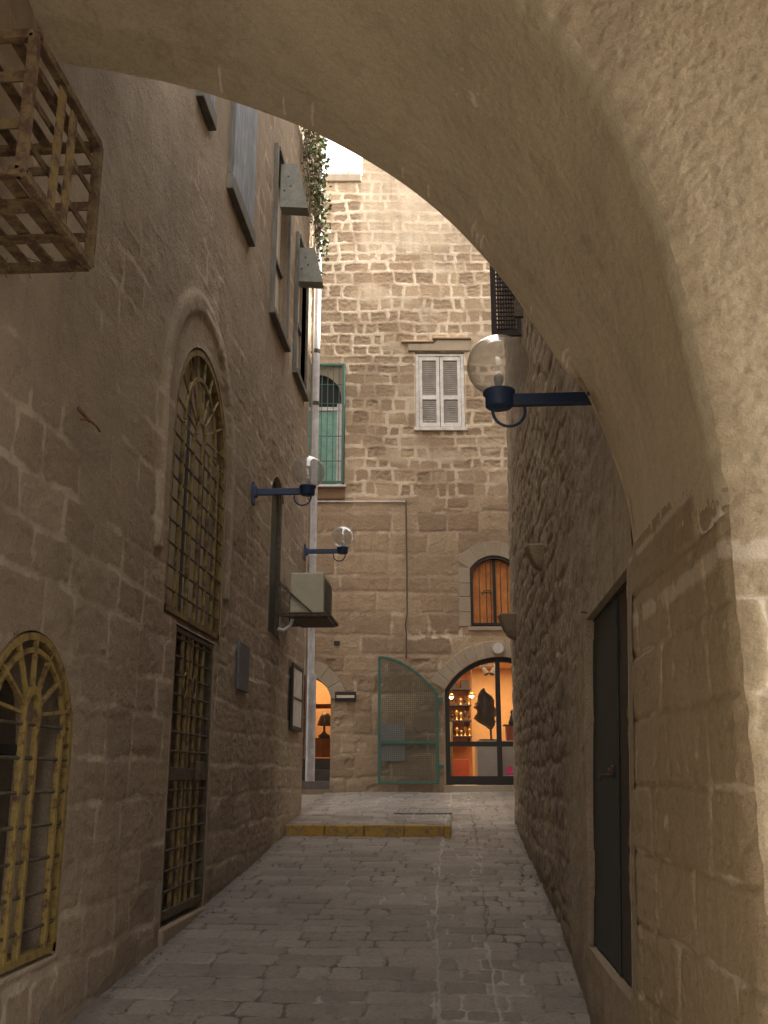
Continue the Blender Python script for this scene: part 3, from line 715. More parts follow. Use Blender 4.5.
# ------------------------------------------------------------------ RIGHT HOUSE
RB = empty('right_house', (.8, 8, .7), 0, 'rough rubble stone house with a dark door along the right', 'house')
def xr(y, z):
    y = np.asarray(y, float); z = np.asarray(z, float)
    near = .70+.05*(np.clip(z, 0, 3.5)-1.1)
    f = .75+.012*(np.clip(z, 0, 8)-2)
    t = sst(5, 8, y); return near*(1-t)+f*t
door_o = [(4.34, .82), (5.76, .82), (5.73, 1.2), (5.77, 1.6), (5.74, 2.0), (5.755, 2.3), (5.73, 2.56), (4.34, 2.58)]
LR = Layout(33, 3, 15, -.5, 13, (.15,.27), (.16,.46), .055, .8)
def right_h(u, v):
    e, a, b = LR(u, v); gl = .084*u
    arcz = 2.75+ (4.9-u)*.35
    cover = sst(7.6, 5.9, u+.5*fbm(u*1.2, v*1.2, 70))*.7
    cover = np.maximum(cover, sst(0, .25, (5.9-.55*(v-1.2)*.3)-u+.15*fbm(u*2, v*2, 71))*sst(3.5, 3.1, v-(5.6-u)*.75))
    cover = np.maximum(cover*1., sst(7.2, 6.6, u)*sst(2.9, 2.2, v))
    cover = np.clip(.85*cover*(1-.45*sst(.05, .45, fbm(u*5, v*5, 72))), 0, 1)
    st = 1-cover
    h = st*((sst(-.005, .05, e+.02*fbm(u*6,v*6,80))-1)*.011*(.2+1.2*b)+.009*(a-.5)+.017*fbm(u*6, v*7.5, 73, 6)+.006*fbm(u*22, v*26, 81, 4))
    h = h+.012*fbm(u*2, v*2, 74, 4)+.006*fbm(u*11, v*11, 75, 4)
    h = h*(.55+.45*sst(4.3, 5, u))
    j = 1-sst(.005, .03, e)
    mort = np.clip(j*st*.7*sst(-.1, .3, fbm(u*1.6, v*1.6, 76))+.55*sst(.40, .6, fbm(u*3.5, v*2.4, 78, 5)), 0, 1)
    dirt = .6*sst(.32, .0, v-gl+.15*fbm(u*2, v*2, 77))+.3*sst(.1, .5, fbm(u*1.1, v*.5, 79))
    return h, np.stack([mort, np.clip(a, 0, 1), dirt, cover], -1)
usR = np.concatenate([geo_space(4.24, 13.15, .0028, .010)])
vsR = np.concatenate([np.arange(0., 5.2, .02), np.arange(5.2, 12.5, .035)])
sheet('wall', usR, vsR, lambda u, v, h: (xr(u, v)-h, u, v), right_h, M_right, RB, holes=[door_o], flip=True)
b = MB(); b.bb(.9, 1.36, 4.26, 13.1, 11.8, 12.41); b.bb(1.35, 12, 4.25, 13.1, -.3, 12.42); b.bb(.86, 12, 13.1, 13.15, 0, 12.4); b.bb(.7, 12.1, 4.25, 13.2, 12.4, 12.55)
b.build('core', M_right, RB)
m = MB(); n = len(door_o)
for i in range(n):
    p, q = door_o[i], door_o[(i+1) % n]
    m.add([(float(xr(p[0], p[1]))-.004, *p), (float(xr(q[0], q[1]))-.004, *q), (1.05, *q), (1.05, *p)], [(0,1,2,3)])
m.build('reveal', M_right, RB, fixn=False)
# door (leans with the wall)
def lean(m, off0, off1, y0, y1, z0, z1):
    xs_ = lambda y, z: float(xr(y, z))
    m.add([(xs_(5, z)+o_, y, z) for o_ in (off0, off1) for y in (y0, y1) for z in (z0, z1)], [(0,1,3,2),(4,6,7,5),(0,4,5,1),(2,3,7,6),(0,2,6,4),(1,5,7,3)]); return m
m = lean(MB(), .045, .09, 4.34, 4.90, .83, 2.55); D = m.build('door', M_doorb, RB, bevel=.004, label='dark green-black two-leaf timber door')
lean(MB(), .04, .09, 4.915, 5.74, .83, 2.55).build('leaf', M_door, D, bevel=.004)
m = MB(); lean(m, .035, .1, 5.74, 5.765, .82, 2.55); lean(m, .035, .1, 4.33, 5.74, 2.55, 2.575); m.build('frame', M_dark, D, bevel=.004)
lean(MB(), .034, .045, 4.895, 4.92, .83, 2.53).build('cover_strip', M_door, D, bevel=.003)
m = MB(); m.tube([(.79, 5.06, 1.72), (.757, 5.06, 1.72)], .028, 12); m.tube([(.757, 5.06, 1.72), (.745, 5.06, 1.72)], .014, 10); m.build('lock', M_rustB, D)
m = MB(); m.tube([(.775, 5.2, 1.70), (.735, 5.2, 1.70), (.73, 5.25, 1.67)], .008, 7); m.build('handle', M_rustD, D)
m = MB(); m.tube([(.80, 5.72, 2.60), (.74, 5.71, 2.605)], .005, 6); m.build('nail', M_rustD, RB)
# doorstep ledge below the door
m = MB(); m.bb(.715, 1.0, 4.34, 5.76, .70, .815); m.build('doorstep', M_right, RB, bevel=.02)
# corbels
def corbel(y, z, s):
    m = MB(); prof = []
    n = 7; vs = []
    for i in range(n+1):
        t = i/n; ww = s*(.16+.16*t**.6); pr = s*(.04+.26*math.sqrt(t)); zz = z-s*.42*(1-t)
        vs += [(.9, y-ww, zz), (.76-pr*.85, y-ww*.8, zz), (.76-pr, y, zz), (.76-pr*.85, y+ww*.8, zz), (.9, y+ww, zz)]
    fs = [(i*5+k, i*5+k+1, i*5+k+6, i*5+k+5) for i in range(n) for k in range(4)]+[(0,4,3,2,1), tuple(n*5+k for k in range(5))]
    m.add(vs, fs); m.build('corbel', M_right, RB, bevel=.015)
corbel(8.3, 3.58, .48); corbel(12.2, 3.60, .7)
# black pierced shutter standing open at the far end of the right wall
S = empty('shutter_anchor', (.76, 12.2, 7.4), 0) if False else None
m = MB(); y = 9.9; x0, x1, z0, z1 = .48, .80, 6.28, 7.9
m.bb(x0, x0+.06, y, y+.04, z0, z1); m.bb(x1-.05, x1, y, y+.04, z0, z1)
for z in (z0, z0+.86, z1-.07): m.bb(x0+.06, x1-.05, y, y+.04, z, z+.07)
S = m.build('open_shutter', M_darkbrown, RB, bevel=.003, label='dark louvred shutter standing open high on right wall')
m = MB(); Mr = Matrix.Rotation(math.radians(35), 3, 'X')
for z in np.arange(z0+.09, z1-.06, .05):
    m.box(((x0+x1)/2, y+.02, z), (x1-x0-.11, .055, .012), Mr)
m.build('louvres', M_darkbrown, S)
m = MB()
for xx in np.linspace(x0+.08, x1-.07, 7): m.bb(xx-.013, xx+.013, y+.003, y+.010, z0+.05, z1-.05)
m.build('lattice', M_darkbrown, S)
m = MB(); m.bb(.66, .745, 8.9, 8.95, 6.02, 6.2); m.build('hinge_stub', M_rustD, RB)

# ------------------------------------------------------------------ ARCH
AR = empty('stone_archway', (.8, 3.5, 0), 0, 'thick plastered stone archway spanning the alley in the foreground', 'archway')
farc = [(.78,2.62),(.782,2.758),(.77,2.866),(.728,3.021),(.688,3.152),(.643,3.304),(.606,3.43),(.565,3.421),(.531,3.446),(.418,3.651),(.329,3.829),(.21,4.003),(.023,4.247),(-.214,4.473),(-.458,4.651),(-.708,4.805),(-1.065,4.967),(-1.325,5.069),(-1.562,5.142),(-1.826,5.20),(-2.03,5.26)]
narc = [(.803,2.40),(.80,2.446),(.788,2.662),(.743,3.019),(.658,3.545),(.523,3.967),(.336,4.258),(.1,4.56),(-.2,4.86),(-.6,5.16),(-1.1,5.40),(-1.6,5.56),(-2.03,5.64)]
def resample(pl, n, smooth=0):
    p = np.array(pl); d = np.r_[0, np.cumsum(np.hypot(*np.diff(p, axis=0).T))]; s = np.linspace(0, d[-1], n)
    x = np.interp(s, d, p[:,0]); z = np.interp(s, d, p[:,1])
    for _ in range(smooth):
        x[1:-1] = (x[:-2]+2*x[1:-1]+x[2:])/4; z[1:-1] = (z[:-2]+2*z[1:-1]+z[2:])/4
    return x, z
NS = 520
fx, fz = resample(farc, NS, 4); nx_, nz_ = resample(narc, NS, 500)
fsx, fsz = resample([p for i, p in enumerate(farc) if i not in (6,7)], NS, 500)
Larc = 4.7
def aedge(s_): return .020+.014*fbm(s_*18, s_*0+1, 88, 3)+.008*perlin(s_*70, s_*0+2, 89)
def soff_pos(u, v, h):
    k = np.clip(u*(NS-1), 0, NS-1); i0 = np.floor(k).astype(int); i1 = np.minimum(i0+1, NS-1); f = k-i0
    L = lambda a: a[i0]*(1-f)+a[i1]*f
    w_ = v                                   # 0 near, 1 far
    lip = sst(.93, 1., v); ae = aedge(u)*np.clip(1-v*1.35/.08, 0, 1)**2; h = h*sst(0, .06, v*1.35)
    x = L(nx_)*(1-w_)+(L(fsx)*(1-lip)+L(fx)*lip)*w_; z = L(nz_)*(1-w_)+(L(fsz)*(1-lip)+L(fz)*lip)*w_
    tx = np.gradient(nx_)[i0]; tz = np.gradient(nz_)[i0]; tl = np.hypot(tx, tz)
    nx1 = -tz/tl; nz1 = tx/tl             # towards the opening (left / down)
    # fold into the left wall
    a0 = aedge(u); y = 2.85+a0+(1.35-a0)*w_
    return x+nx1*(h-ae), y, z+nz1*(h-ae)
drips = [(random.Random(i).uniform(.05, .8), random.Random(i+50).uniform(.02, .11)) for i in range(13)]
def soff_h(u, v):
    U = u*Larc; V = v*1.35
    h = .010*fbm(U*1.3, V*1.3, 90, 3)+.0035*fbm(U*6, V*6, 91, 4)+.0018*fbm(U*26, V*26, 92, 3)
    near = sst(.16, 0, V); h = h+near*.005*fbm(U*16, V*16, 93, 3)
    band = sst(1.08, 1.17, V+.02*fbm(U*1, V*0, 94))
    h = h-band*.004
    mort = .42*sst(.16, .0, V+.06*fbm(U*5, V*5, 95))*sst(-.2, .3, fbm(U*9, V*9, 96))
    for (a, l) in drips:
        c = a*Larc; wdt = .009+.007*perlin(V*20+a*50, V*0, 97)
        m_ = np.exp(-((U-c-.25*(V-1.2)*.3)/wdt)**2)*sst(1.35-.05-l-.03, 1.35-.05-l, V)*sst(1.34, 1.31, V)
        mort = np.maximum(mort, m_*1.05); h = h+.002*m_
    # chalky scuffs and smears
    mort = np.maximum(mort, .5*sst(.48, .7, fbm(U*3, V*7, 98, 5)))
    mort = np.maximum(mort, .85*np.exp(-((U-2.15)/.22)**2-((V-.55)/.16)**2)*sst(.0, .45, fbm(U*16, V*16, 102, 5)))
    h = h+.0015*sst(.25, .32, fbm(U*2, V*3, 103, 5))
    mort = np.maximum(mort, .8*sst(.10, 0., U+.03*fbm(U*4, V*6, 101)-.02))
    dirt = .34*sst(-.1, .5, fbm(U*.7, V*.9, 99, 4))+.15*band+.3*sst(3.2, 4.4, U)+.25*sst(.2, .5, fbm(U*3, V*3, 104, 5))
    return h, np.stack([np.clip(mort, 0, 1), .5+.5*fbm(U*2, V*2, 100), dirt, 0*u], -1)
sheet('soffit', np.linspace(0, 1, 560), np.linspace(0, 1, 150), soff_pos, soff_h, M_soff, AR, flip=False)

# pier side face with coursed blocks
LP = Layout(44, 0, 12, .62, 6, (.245,.275), (.34,.62), .010, .7)
def ashlar_h(su, big=1.):
    def f(u, v):
        uu = u+.05*fbm(u*2+su, v*1.3, 109, 3); e, a, b = LP(uu+su, v)
        h = (sst(0, .02, e+.004*fbm(u*12, v*12, 110))-1)*.009+.010*(a-.5)+.005*fbm(u*4, v*4, 111)+.0035*fbm(u*18, v*18, 112, 4)
        pit = sst(.22, .42, fbm(u*9, v*9, 113, 5)); h = h-.007*pit*big
        lime = sst(.1, .5, fbm(u*2.2, v*2.6, 114, 5)); j = 1-sst(.004, .020, e+.014*fbm(u*8, v*8, 115))
        lime2 = np.exp(-((v-2.33-.03*fbm(u*3, v*0, 116))/.035)**2)+.8*np.exp(-((v-2.60)/.02)**2)
        mort = np.clip(j*(.12+.85*sst(-.1, .35, fbm(u*2.1, v*2.1, 114, 5)))+1.1*lime2*sst(-.45, .0, fbm(u*6, v*6, 119))+.75*sst(.40, .58, fbm(u*5, v*5, 117, 5)), 0, 1)
        return h, np.stack([mort, np.clip(.25+.6*a, 0, 1), .30*sst(.05, .5, fbm(u*3, v*2, 118))+.15*pit, 0*u], -1)
    return f
def pier_x(y, z):
    t = np.clip((y-2.85)/1.35, 0, 1); return .795*(1-t)+(.70+.052*(np.clip(z, 0, 4)-1.1))*t
def jag(z):  # broken far edge of the pier
    return .10*fbm(z*1.7, z*0+3, 120, 5)+.035*perlin(z*11, z*0, 121)+.015*perlin(z*40, z*0, 122)+.04
def pier_pos(u, v, h):
    y = 2.85+(u-2.85)*(1+ (jag(v)-.0)/1.45)
    a0 = aedge(v*.21); d_ = u-2.85; h = h*sst(0, .05, d_)
    return pier_x(u, v)-h+a0*np.clip(1-d_/.08, 0, 1)**2, y+a0*np.clip(1-d_/.3, 0, 1), v
sheet('pier_side', np.arange(2.85, 4.33, .009), np.arange(0, 2.66, .009), pier_pos, ashlar_h(0), M_arch, AR, flip=True)
def pf_pos(u, v, h):
    a0 = aedge(v*.21); h = h*sst(0, .05, u); return .795+u+a0*np.clip(1-u/.3, 0, 1), 2.85-h+a0*np.clip(1-u/.07, 0, 1)**2, v
sheet('pier_front', np.arange(0, 1.9, .009), np.arange(0, 2.50, .009), pf_pos, ashlar_h(7.3, 1.4), M_arch, AR, flip=False)
# rough stucco face above the pier
def face_pos(u, v, h):
    # u: distance outward from the arch line, v: along the arch
    k = np.clip(v*(NS-1), 0, NS-1); i0 = np.floor(k).astype(int); i1 = np.minimum(i0+1, NS-1); f = k-i0
    x = nx_[i0]*(1-f)+nx_[i1]*f; z = nz_[i0]*(1-f)+nz_[i1]*f
    dx = np.where(v < .5, 1.0, 1.0-1.4*(v-.5)); dz = sst(0., .35, v)*1.6
    dx = np.clip(1-.9*v, .05, 1)*1.6
    a0 = aedge(v); tx = np.gradient(nx_)[i0]; tz = np.gradient(nz_)[i0]; tl = np.hypot(tx, tz); h = h*sst(0, .06, u)
    nx1 = -tz/tl; nz1 = tx/tl; q = np.clip(1-u/.4, 0, 1)
    return x-nx1*a0*q+u*dx, 2.85-h+a0*np.clip(1-u/.07, 0, 1)**2, z-nz1*a0*q+u*dz
def face_h(u, v):
    k = np.clip(v*(NS-1), 0, NS-1).astype(int); U = nx_[k]+u*np.clip(1-.9*v, .05, 1)*1.6; V = nz_[k]+u*sst(0., .35, v)*1.6
    n = fbm(U*14, V*13, 130, 3); n2 = fbm(U*36, V*33, 131, 3)
    h = .005*n+.009*np.abs(n2)-.006*sst(.15, .5, fbm(U*28, V*28, 138, 3))+.02*fbm(U*1.1, V*1.1, 132, 3)+.003*fbm(U*50, V*50, 133, 2)
    mort = .35*sst(.09, .0, U+.04*fbm(U*9, V*9, 134))*sst(-.3, .2, fbm(U*14, V*14, 135))+.45*sst(.5, .7, fbm(U*4, V*4, 136, 5))
    dirt = .35*sst(0, .5, fbm(U*1.2, V*1.2, 137, 4))
    return h*sst(-.01, .04, u+.01), np.stack([mort, .5+.5*n, dirt, 0*u], -1)
sheet('stucco_face', np.arange(0, 1.6, .007), np.linspace(0, 1, 620), face_pos, face_h, M_arch, AR, flip=False)
m = MB()   # masonry body above and beside the arch
xs, zs = resample(farc, 40, 2)
for i in range(39):
    m.add([(xs[i]+.0, 4.2, zs[i]), (xs[i+1], 4.2, zs[i+1]), (xs[i+1]+(0 if i > 6 else .9), 4.2, max(zs[i+1], 7.2) if i > 6 else zs[i+1]), (xs[i]+(0 if i > 6 else .9), 4.2, 7.2 if i > 6 else zs[i])], [(0,1,2,3)])
m.bb(1.72, 2.6, 2.86, 4.24, 0, 7.4); m.bb(-2.1, 2.6, 2.9, 4.15, 6.0, 7.4); m.bb(.86, 1.72, 2.95, 4.2, 6.0, 7.0)
m.bb(.87, 1.72, 2.95, 4.0, 0, 2.4)
m.build('masonry_core', M_arch, AR)

# unseen block added on the right to keep sun out of the cross street
m = MB(); m.bb(12.3, 18, 7, 20, 0, 18.6); m.bb(12.2, 18.2, 6.8, 20.2, 18.6, 18.9)
o = m.build('sun_blocking_house', M_far); tag(o, 'unseen block added to keep sun out of the cross street', 'house')
# unseen roof and side wall added to block sky, with an opening for sun
m = MB(); m.bb(-2.1, 2.8, -6.5, 2.84, 5.95, 6.4); m.bb(2.4, 2.8, -6.5, -.6, -.6, 5.94); m.bb(2.4, 2.8, -.6, 2.84, 4.6, 5.94)
o = m.build('light_blocking_roof', M_arch); tag(o, 'unseen roof and side wall added to shape the light before the arch', 'light_blocker')
# ------------------------------------------------------------------ FAR HOUSE
FB = empty('far_house', tuple(FAR @ Vector((.4, 17, 1.38))), YAW, 'pale coursed stone house closing the far end of alley', 'house')
D0 = 17.0
shop = arch_poly(1.98, .95, 1.53, 3.09, .56); ldoor = arch_poly(-1.36, .46, 1.46, 2.93, .41)
awin = arch_poly(1.93, .43, 4.17, 5.18, .24); wwin = rect(.575, 1.485, 7.76, 9.28); gwin = rect(-1.62, -.71, 6.70, 9.06)
LF = Layout(61, -8, 8, 1, 14.5, (.17,.29), (.17,.52), .032, .6)
LF2 = Layout(62, -8, 8, 1, 14.5, (.29,.40), (.30,.85), .025, .5)
def far_h(u, v):
    e1, a1, b1 = LF(u, v); e2, a2, b2 = LF2(u, v)
    low = v+.3*fbm(u*.6, v*.3, 140) < 6.35
    e = np.where(low, e2, e1); a = np.where(low, a2, a1); b = np.where(low, b2, b1)
    er = sst(-.1, .35, fbm(u*.8, v*.9, 141, 4)+.22*sst(6.4, 8, v)-.35*sst(6.3, 5.5, v)+.5*(b-.6))   # how eroded the stone is
    j = 1-sst(.014, .050, e+.022*fbm(u*8, v*8, 142)+.012*fbm(u*20, v*20, 143))
    up = sst(6.2, 6.8, v)
    h_up = -.010*er*(1-j)+.007*(a-.5)*(1-j)+(1-j)*er*.020*fbm(u*13, v*16, 143, 5)+j*.002
    h_lo = -.006*j+.006*(a-.5)*(1-j)+.007*fbm(u*7, v*7, 144, 4)-.02*sst(.2, .45, fbm(u*2.6, v*2.6, 145, 5))*(v < 3.6)
    h = h_up*up+h_lo*(1-up)+.012*fbm(u*1, v*1, 146, 3)+.003*fbm(u*24, v*24, 147, 3)
    # raised right part of the house front
    fl = sst(.0, .38, fbm(u*.75+2, v*1.3, 148, 5))*up*.95
    fl = np.maximum(fl, sst(10.9, 11.6, v)*sst(-.55, -.4, u)*.75)
    wash = sst(.36, .55, fbm(u*.9+5, v*1.3, 149, 5)); 
    lime = np.exp(-((v-4.03)/.10)**2)*((u > .35) & (u < 1.35))+np.exp(-((u+.1)**2+(v-11.3)**2*4)/.16)*.9
    h = h*(1-.6*fl)
    jv = .34+.66*sst(-.2, .35, fbm(u*1.7, v*2.1, 153, 5))
    mort = np.clip(j*jv*(1.15*up+.50*(1-up))+.35*wash*(1-up)+.9*lime*sst(-.2, .2, fbm(u*6, v*6, 150)), 0, 1)
    dirt = .55*er*(1-j)*b*(.5+.5*up)*(1-fl)+.40*sst(.25, 0, v-1.45+.1*fbm(u*2, v*2, 151))+.28*sst(3.9, 2.6, v)*sst(-.2, .3, fbm(u*1.5, v*1.5, 152))
    return h, np.stack([mort, np.clip(a*1.15*(1-.6*fl), 0, 1), np.clip(dirt, 0, 1), fl*.75], -1)
usF = np.concatenate([np.arange(-8, -1.9, .15), np.arange(-1.9, 2.75, .0155), np.arange(2.75, 8, .15)])
vsF = np.arange(1.1, 13.0, .0155)
farpos = lambda u, v, h: (u, D0-h, v)
sheet('wall', usF, vsF, farpos, far_h, M_far, FB, FAR, holes=[shop, ldoor, awin, wwin, gwin], snap=.010, flip=False)
sheet('raised_wall', np.arange(-.42, 5.0, .02), np.arange(12.985, 14.6, .02), farpos, far_h, M_far, FB, FAR, flip=False)
m = MB(FAR)
m.bb(-8, -.42, D0+.02, D0+.5, 13.0, 13.0+.05); m.bb(-8, -.44, D0-.05, D0+.45, 12.86, 13.03); m.build('coping', M_trim, FB, bevel=.02)
m = MB(FAR); m.bb(-8, 8, D0+3.2, D0+6, 1, 12.95); m.bb(-8, 8, D0+.45, D0+3.2, 12.5, 12.94); m.bb(-.42, 5, D0+.03, D0+3, 12.9, 14.6); m.bb(-8, -7.95, D0+.03, D0+3.2, 1, 12.9); m.bb(7.9, 7.97, D0+.03, D0+3.2, 1, 12.9)
m.build('core', M_far, FB)
for p, dp in ((shop, .38), (ldoor, .45), (awin, .25), (wwin, .14), (gwin, .2)):
    reveal(p, D0+.0, D0+dp, FAR, FB, M_trim, 'y')

def vouss(c, hw, zs, rise, th, n, a_lim=None, prot=.018, jamb=None):
    r = (hw*hw+rise*rise)/(2*rise); cz = zs+rise-r; A = math.asin(min(1, hw/r))
    for i in range(n):
        t0 = -A+2*A*i/n+.006/r; t1 = -A+2*A*(i+1)/n-.006/r
        m = MB(FAR); ts = np.linspace(t0, t1, 4); tt = th*(1+random.uniform(-.03, .03))
        o_ = [(c+(r+tt)*math.sin(t), cz+(r+tt)*math.cos(t)) for t in ts]; i_ = [(c+r*math.sin(t), cz+r*math.cos(t)) for t in ts]
        m.prism(i_+o_[::-1], D0-prot-random.uniform(0, .006), D0+.12); m.build('arch_stone', M_trim, FB, bevel=.006)
    m = MB(FAR); ts = np.linspace(-A, A, 24)
    o_ = [(c+(r+th-.01)*math.sin(t), cz+(r+th-.01)*math.cos(t)) for t in ts]; i_ = [(c+(r+.008)*math.sin(t), cz+(r+.008)*math.cos(t)) for t in ts]
    m.ribbon(o_, i_, D0-prot+.008, D0+.1); m.build('arch_mortar', mort_white, FB)
mort_white = paint_mat('lime_mortar', (.50,.44,.36), .9, .12)
vouss(1.98, .95, 3.09, .56, .27, 15); vouss(-1.36, .46, 2.93, .41, .26, 7); vouss(1.93, .43, 5.18, .24, .26, 5, prot=.012)
# stone jambs of the upper arched window
for s in (-1, 1):
    z = 4.17
    for i in range(4):
        hh = (.25, .27, .24, .27)[i]; m = MB(FAR); x = 1.93+s*(.43+.10)
        m.bb(x-.10, x+.10, D0-.014, D0+.1, z+.005, z+hh-.005); m.build('jamb_stone', M_trim, FB, bevel=.006); z += hh
# window with white shutters
m = MB(FAR)
for q in ((.58, .64, 7.80, 9.26), (1.42, 1.48, 7.80, 9.26), (.64, 1.42, 9.21, 9.26)): m.bb(q[0], q[1], D0+.02, D0+.08, q[2], q[3])
W = m.build('shuttered_window', M_white, FB, bevel=.004, label='small window with closed chalky white louvred shutters')
for x0, x1 in ((.645, 1.022), (1.034, 1.415)):
    m = MB(FAR); y0, y1 = D0+.03, D0+.065
    m.bb(x0, x0+.06, y0, y1, 7.83, 9.2); m.bb(x1-.06, x1, y0, y1, 7.83, 9.2)
    for z in (7.83, 8.36, 9.13): m.bb(x0+.06, x1-.06, y0, y1, z, z+.08)
    S = m.build('shutter_leaf', M_white, W, bevel=.004)
    Mr = Matrix.Rotation(math.radians(-35), 3, 'X')
    for za, zb in ((7.94, 8.345), (8.46, 9.12)):
        m = MB(FAR)
        for z in np.arange(za, zb, .042): m.box(((x0+x1)/2+random.uniform(-.002, .002), D0+.05, z), (x1-x0-.12, .04, .006), Mr)
        m.build('louvres', M_white, W)
m = MB(FAR); m.bb(.55, 1.51, D0-.05, D0+.1, 7.735, 7.795); m.build('sill', M_white, W, bevel=.006)
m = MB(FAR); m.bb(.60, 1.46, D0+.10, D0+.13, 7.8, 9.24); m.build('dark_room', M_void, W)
m = MB(FAR); m.prism([(.45, 9.30), (1.60, 9.30), (1.60, 9.52), (.98, 9.52), (.94, 9.45), (.45, 9.44)], D0-.035, D0+.1); m.build('lintel', M_trim, FB, bevel=.012)
m = MB(FAR); m.bb(.32, .92, D0-.06, D0+.05, 9.46, 9.50); m.bb(.9, 1.62, D0-.07, D0+.05, 9.525, 9.57); m.build('drip_stone', M_far, FB, bevel=.012)
# green window on the left
m = MB(FAR)
for q in ((-1.60, -1.555, 6.73, 9.03), (-.765, -.72, 6.73, 9.03), (-1.555, -.765, 8.985, 9.03), (-1.555, -.765, 6.73, 6.77)): m.bb(q[0], q[1], D0-.07, D0-.035, q[2], q[3])
W = m.build('barred_window', M_greenf, FB, bevel=.003, label='green window with thin iron grille, half hidden by the drainpipe')
for x in np.arange(-1.45, -.78, .105):
    m = MB(FAR); m.tube([(x, D0-.055, 6.75), (x, D0-.055, 9.0)], .007, 6); m.build('vertical_bar', M_greenf, W)
for z in (7.15, 7.62, 8.25, 8.62):
    m = MB(FAR); m.tube([(-1.58, D0-.048, z), (-.74, D0-.048, z)], .008, 6); m.build('cross_bar', M_greenf, W)
m = MB(FAR); m.bb(-1.6, -.86, D0+.10, D0+.14, 6.76, 8.16); m.build('green_panel', M_greenp, W)
m = MB(FAR); m.bb(-.86, -.76, D0+.06, D0+.14, 6.72, 8.3); m.bb(-1.6, -.86, D0+.08, D0+.14, 8.16, 8.23); m.build('casing', M_white, W, bevel=.005)
ap = arch_poly(-1.25, .44, 8.23, 8.45, .46)
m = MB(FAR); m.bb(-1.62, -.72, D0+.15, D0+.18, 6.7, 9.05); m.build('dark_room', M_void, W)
m = MB(FAR)
tp = arc((-1.25, 8.42), .46, 0, PI, 20)
m.prism([(-.71, 8.3), (-.71, 9.06), (-1.62, 9.06)]+[(-1.62, 8.5)]+[p for p in tp[::-1] if p[0] > -1.62 and True]+[(-.79, 8.3)], D0+.09, D0+.13); m.build('arched_infill', M_trim, W)
m = MB(FAR); m.bb(-1.66, -.68, D0-.09, D0+.1, 6.66, 6.70); m.build('sill', M_white, W, bevel=.004)
m = MB(FAR); m.bb(-1.6, -.70, D0-.03, D0+.05, 6.45, 6.655); m.build('under_sill_stone', paint_mat('brown_block', (.22,.13,.07), .9, .2), W, bevel=.01)
# upper arched window : orange boards behind bars
ol = arch_line(1.93, .42, 4.19, 5.17, .235); il = off(ol, .04)
m = MB(FAR); m.ribbon(ol, il, D0+.0, D0+.05); m.bb(1.52, 2.34, D0, D0+.05, 4.19, 4.235)
W = m.build('arched_window', M_black, FB, label='small arched window with orange wooden boards behind vertical bars')
for x0, x1 in ((1.55, 1.905), (1.955, 2.31)):
    pl = [(x0, 4.24), (x1, 4.24)]+[(x, 5.17+.235-.04-((x-1.93)/.42)**2*.22) for x in np.linspace(x1, x0, 8)]
    m = MB(FAR); m.prism(pl, D0+.10, D0+.13); m.build('board', M_orange2, W)
m = MB(FAR); m.bb(1.905, 1.955, D0+.06, D0+.13, 4.22, 5.38); m.build('mullion', M_black, W)
for x in (1.66, 1.78, 1.86, 2.03, 2.15, 2.26):
    m = MB(FAR); m.tube([(x, D0+.015, 4.2), (x, D0+.015, 5.40-((x-1.93)/.42)**2*.22)], .008, 6); m.build('vertical_bar', M_rustD, W)
m = MB(FAR); m.tube([(1.70, D0+.005, 4.72), (1.74, D0-.01, 4.80), (1.83, D0-.01, 4.80), (1.86, D0+.0, 4.72)], .012, 6); m.tube([(1.68, D0, 4.76), (1.88, D0, 4.76)], .01, 6); m.build('latch', M_rustD, W)
m = MB(FAR); m.bb(1.45, 2.41, D0-.03, D0+.08, 4.10, 4.165); m.build('sill', M_trim, W, bevel=.008)

# rooms behind the shop window and the door
def room(x0, x1, z0, z1, dep, mat, fl, parent=FB):
    m = MB(FAR); y0 = D0+.38; y1 = D0+dep
    m.add([(x0,y0,z0),(x1,y0,z0),(x1,y1,z0),(x0,y1,z0),(x0,y0,z1),(x1,y0,z1),(x1,y1,z1),(x0,y1,z1)], [(2,3,7,6),(3,0,4,7),(1,2,6,5),(4,7,6,5)])
    m.add([(x0,y0,z0),(x1,y0,z0),(x1,y0,z1),(x0,y0,z1)], []) 
    o = m.build('room', mat, parent, fixn=False)
    m = MB(FAR); m.add([(x0,y0,z0),(x1,y0,z0),(x1,y1,z0),(x0,y1,z0)], [(0,1,2,3)]); m.build('room_floor', fl, parent, fixn=False)
    return o
room(.72, 3.4, 1.45, 3.75, 2.9, M_orwall, M_redwood)
# ---- shop front
ol = arch_line(1.98, .945, 1.54, 3.09, .555); il = off(ol, .075)
m = MB(FAR); m.ribbon(ol, il, D0+.06, D0+.13); m.bb(1.04, 2.92, D0+.05, D0+.14, 1.54, 1.68)
SH = m.build('shop_window', M_black, FB, label='dark-framed arched shop window with warm lit interior')
for q in ((1.90, 1.98, 1.68, 3.60),): m = MB(FAR); m.bb(q[0], q[1], D0+.06, D0+.13, q[2], q[3]); m.build('mullion', M_black, SH)
m = MB(FAR); m.bb(1.10, 1.90, D0+.062, D0+.128, 2.16, 2.24); m.bb(1.98, 2.86, D0+.062, D0+.128, 2.16, 2.24); m.build('transom', M_black, SH)
m = MB(FAR); m.prism(arch_poly(1.98, .90, 1.66, 3.08, .53), D0+.093, D0+.097); m.build('pane', M_pane, SH)
m = MB(FAR); m.bb(.98, 2.98, D0-.03, D0+.12, 1.42, 1.53); m.build('sill', M_trim, SH, bevel=.01)
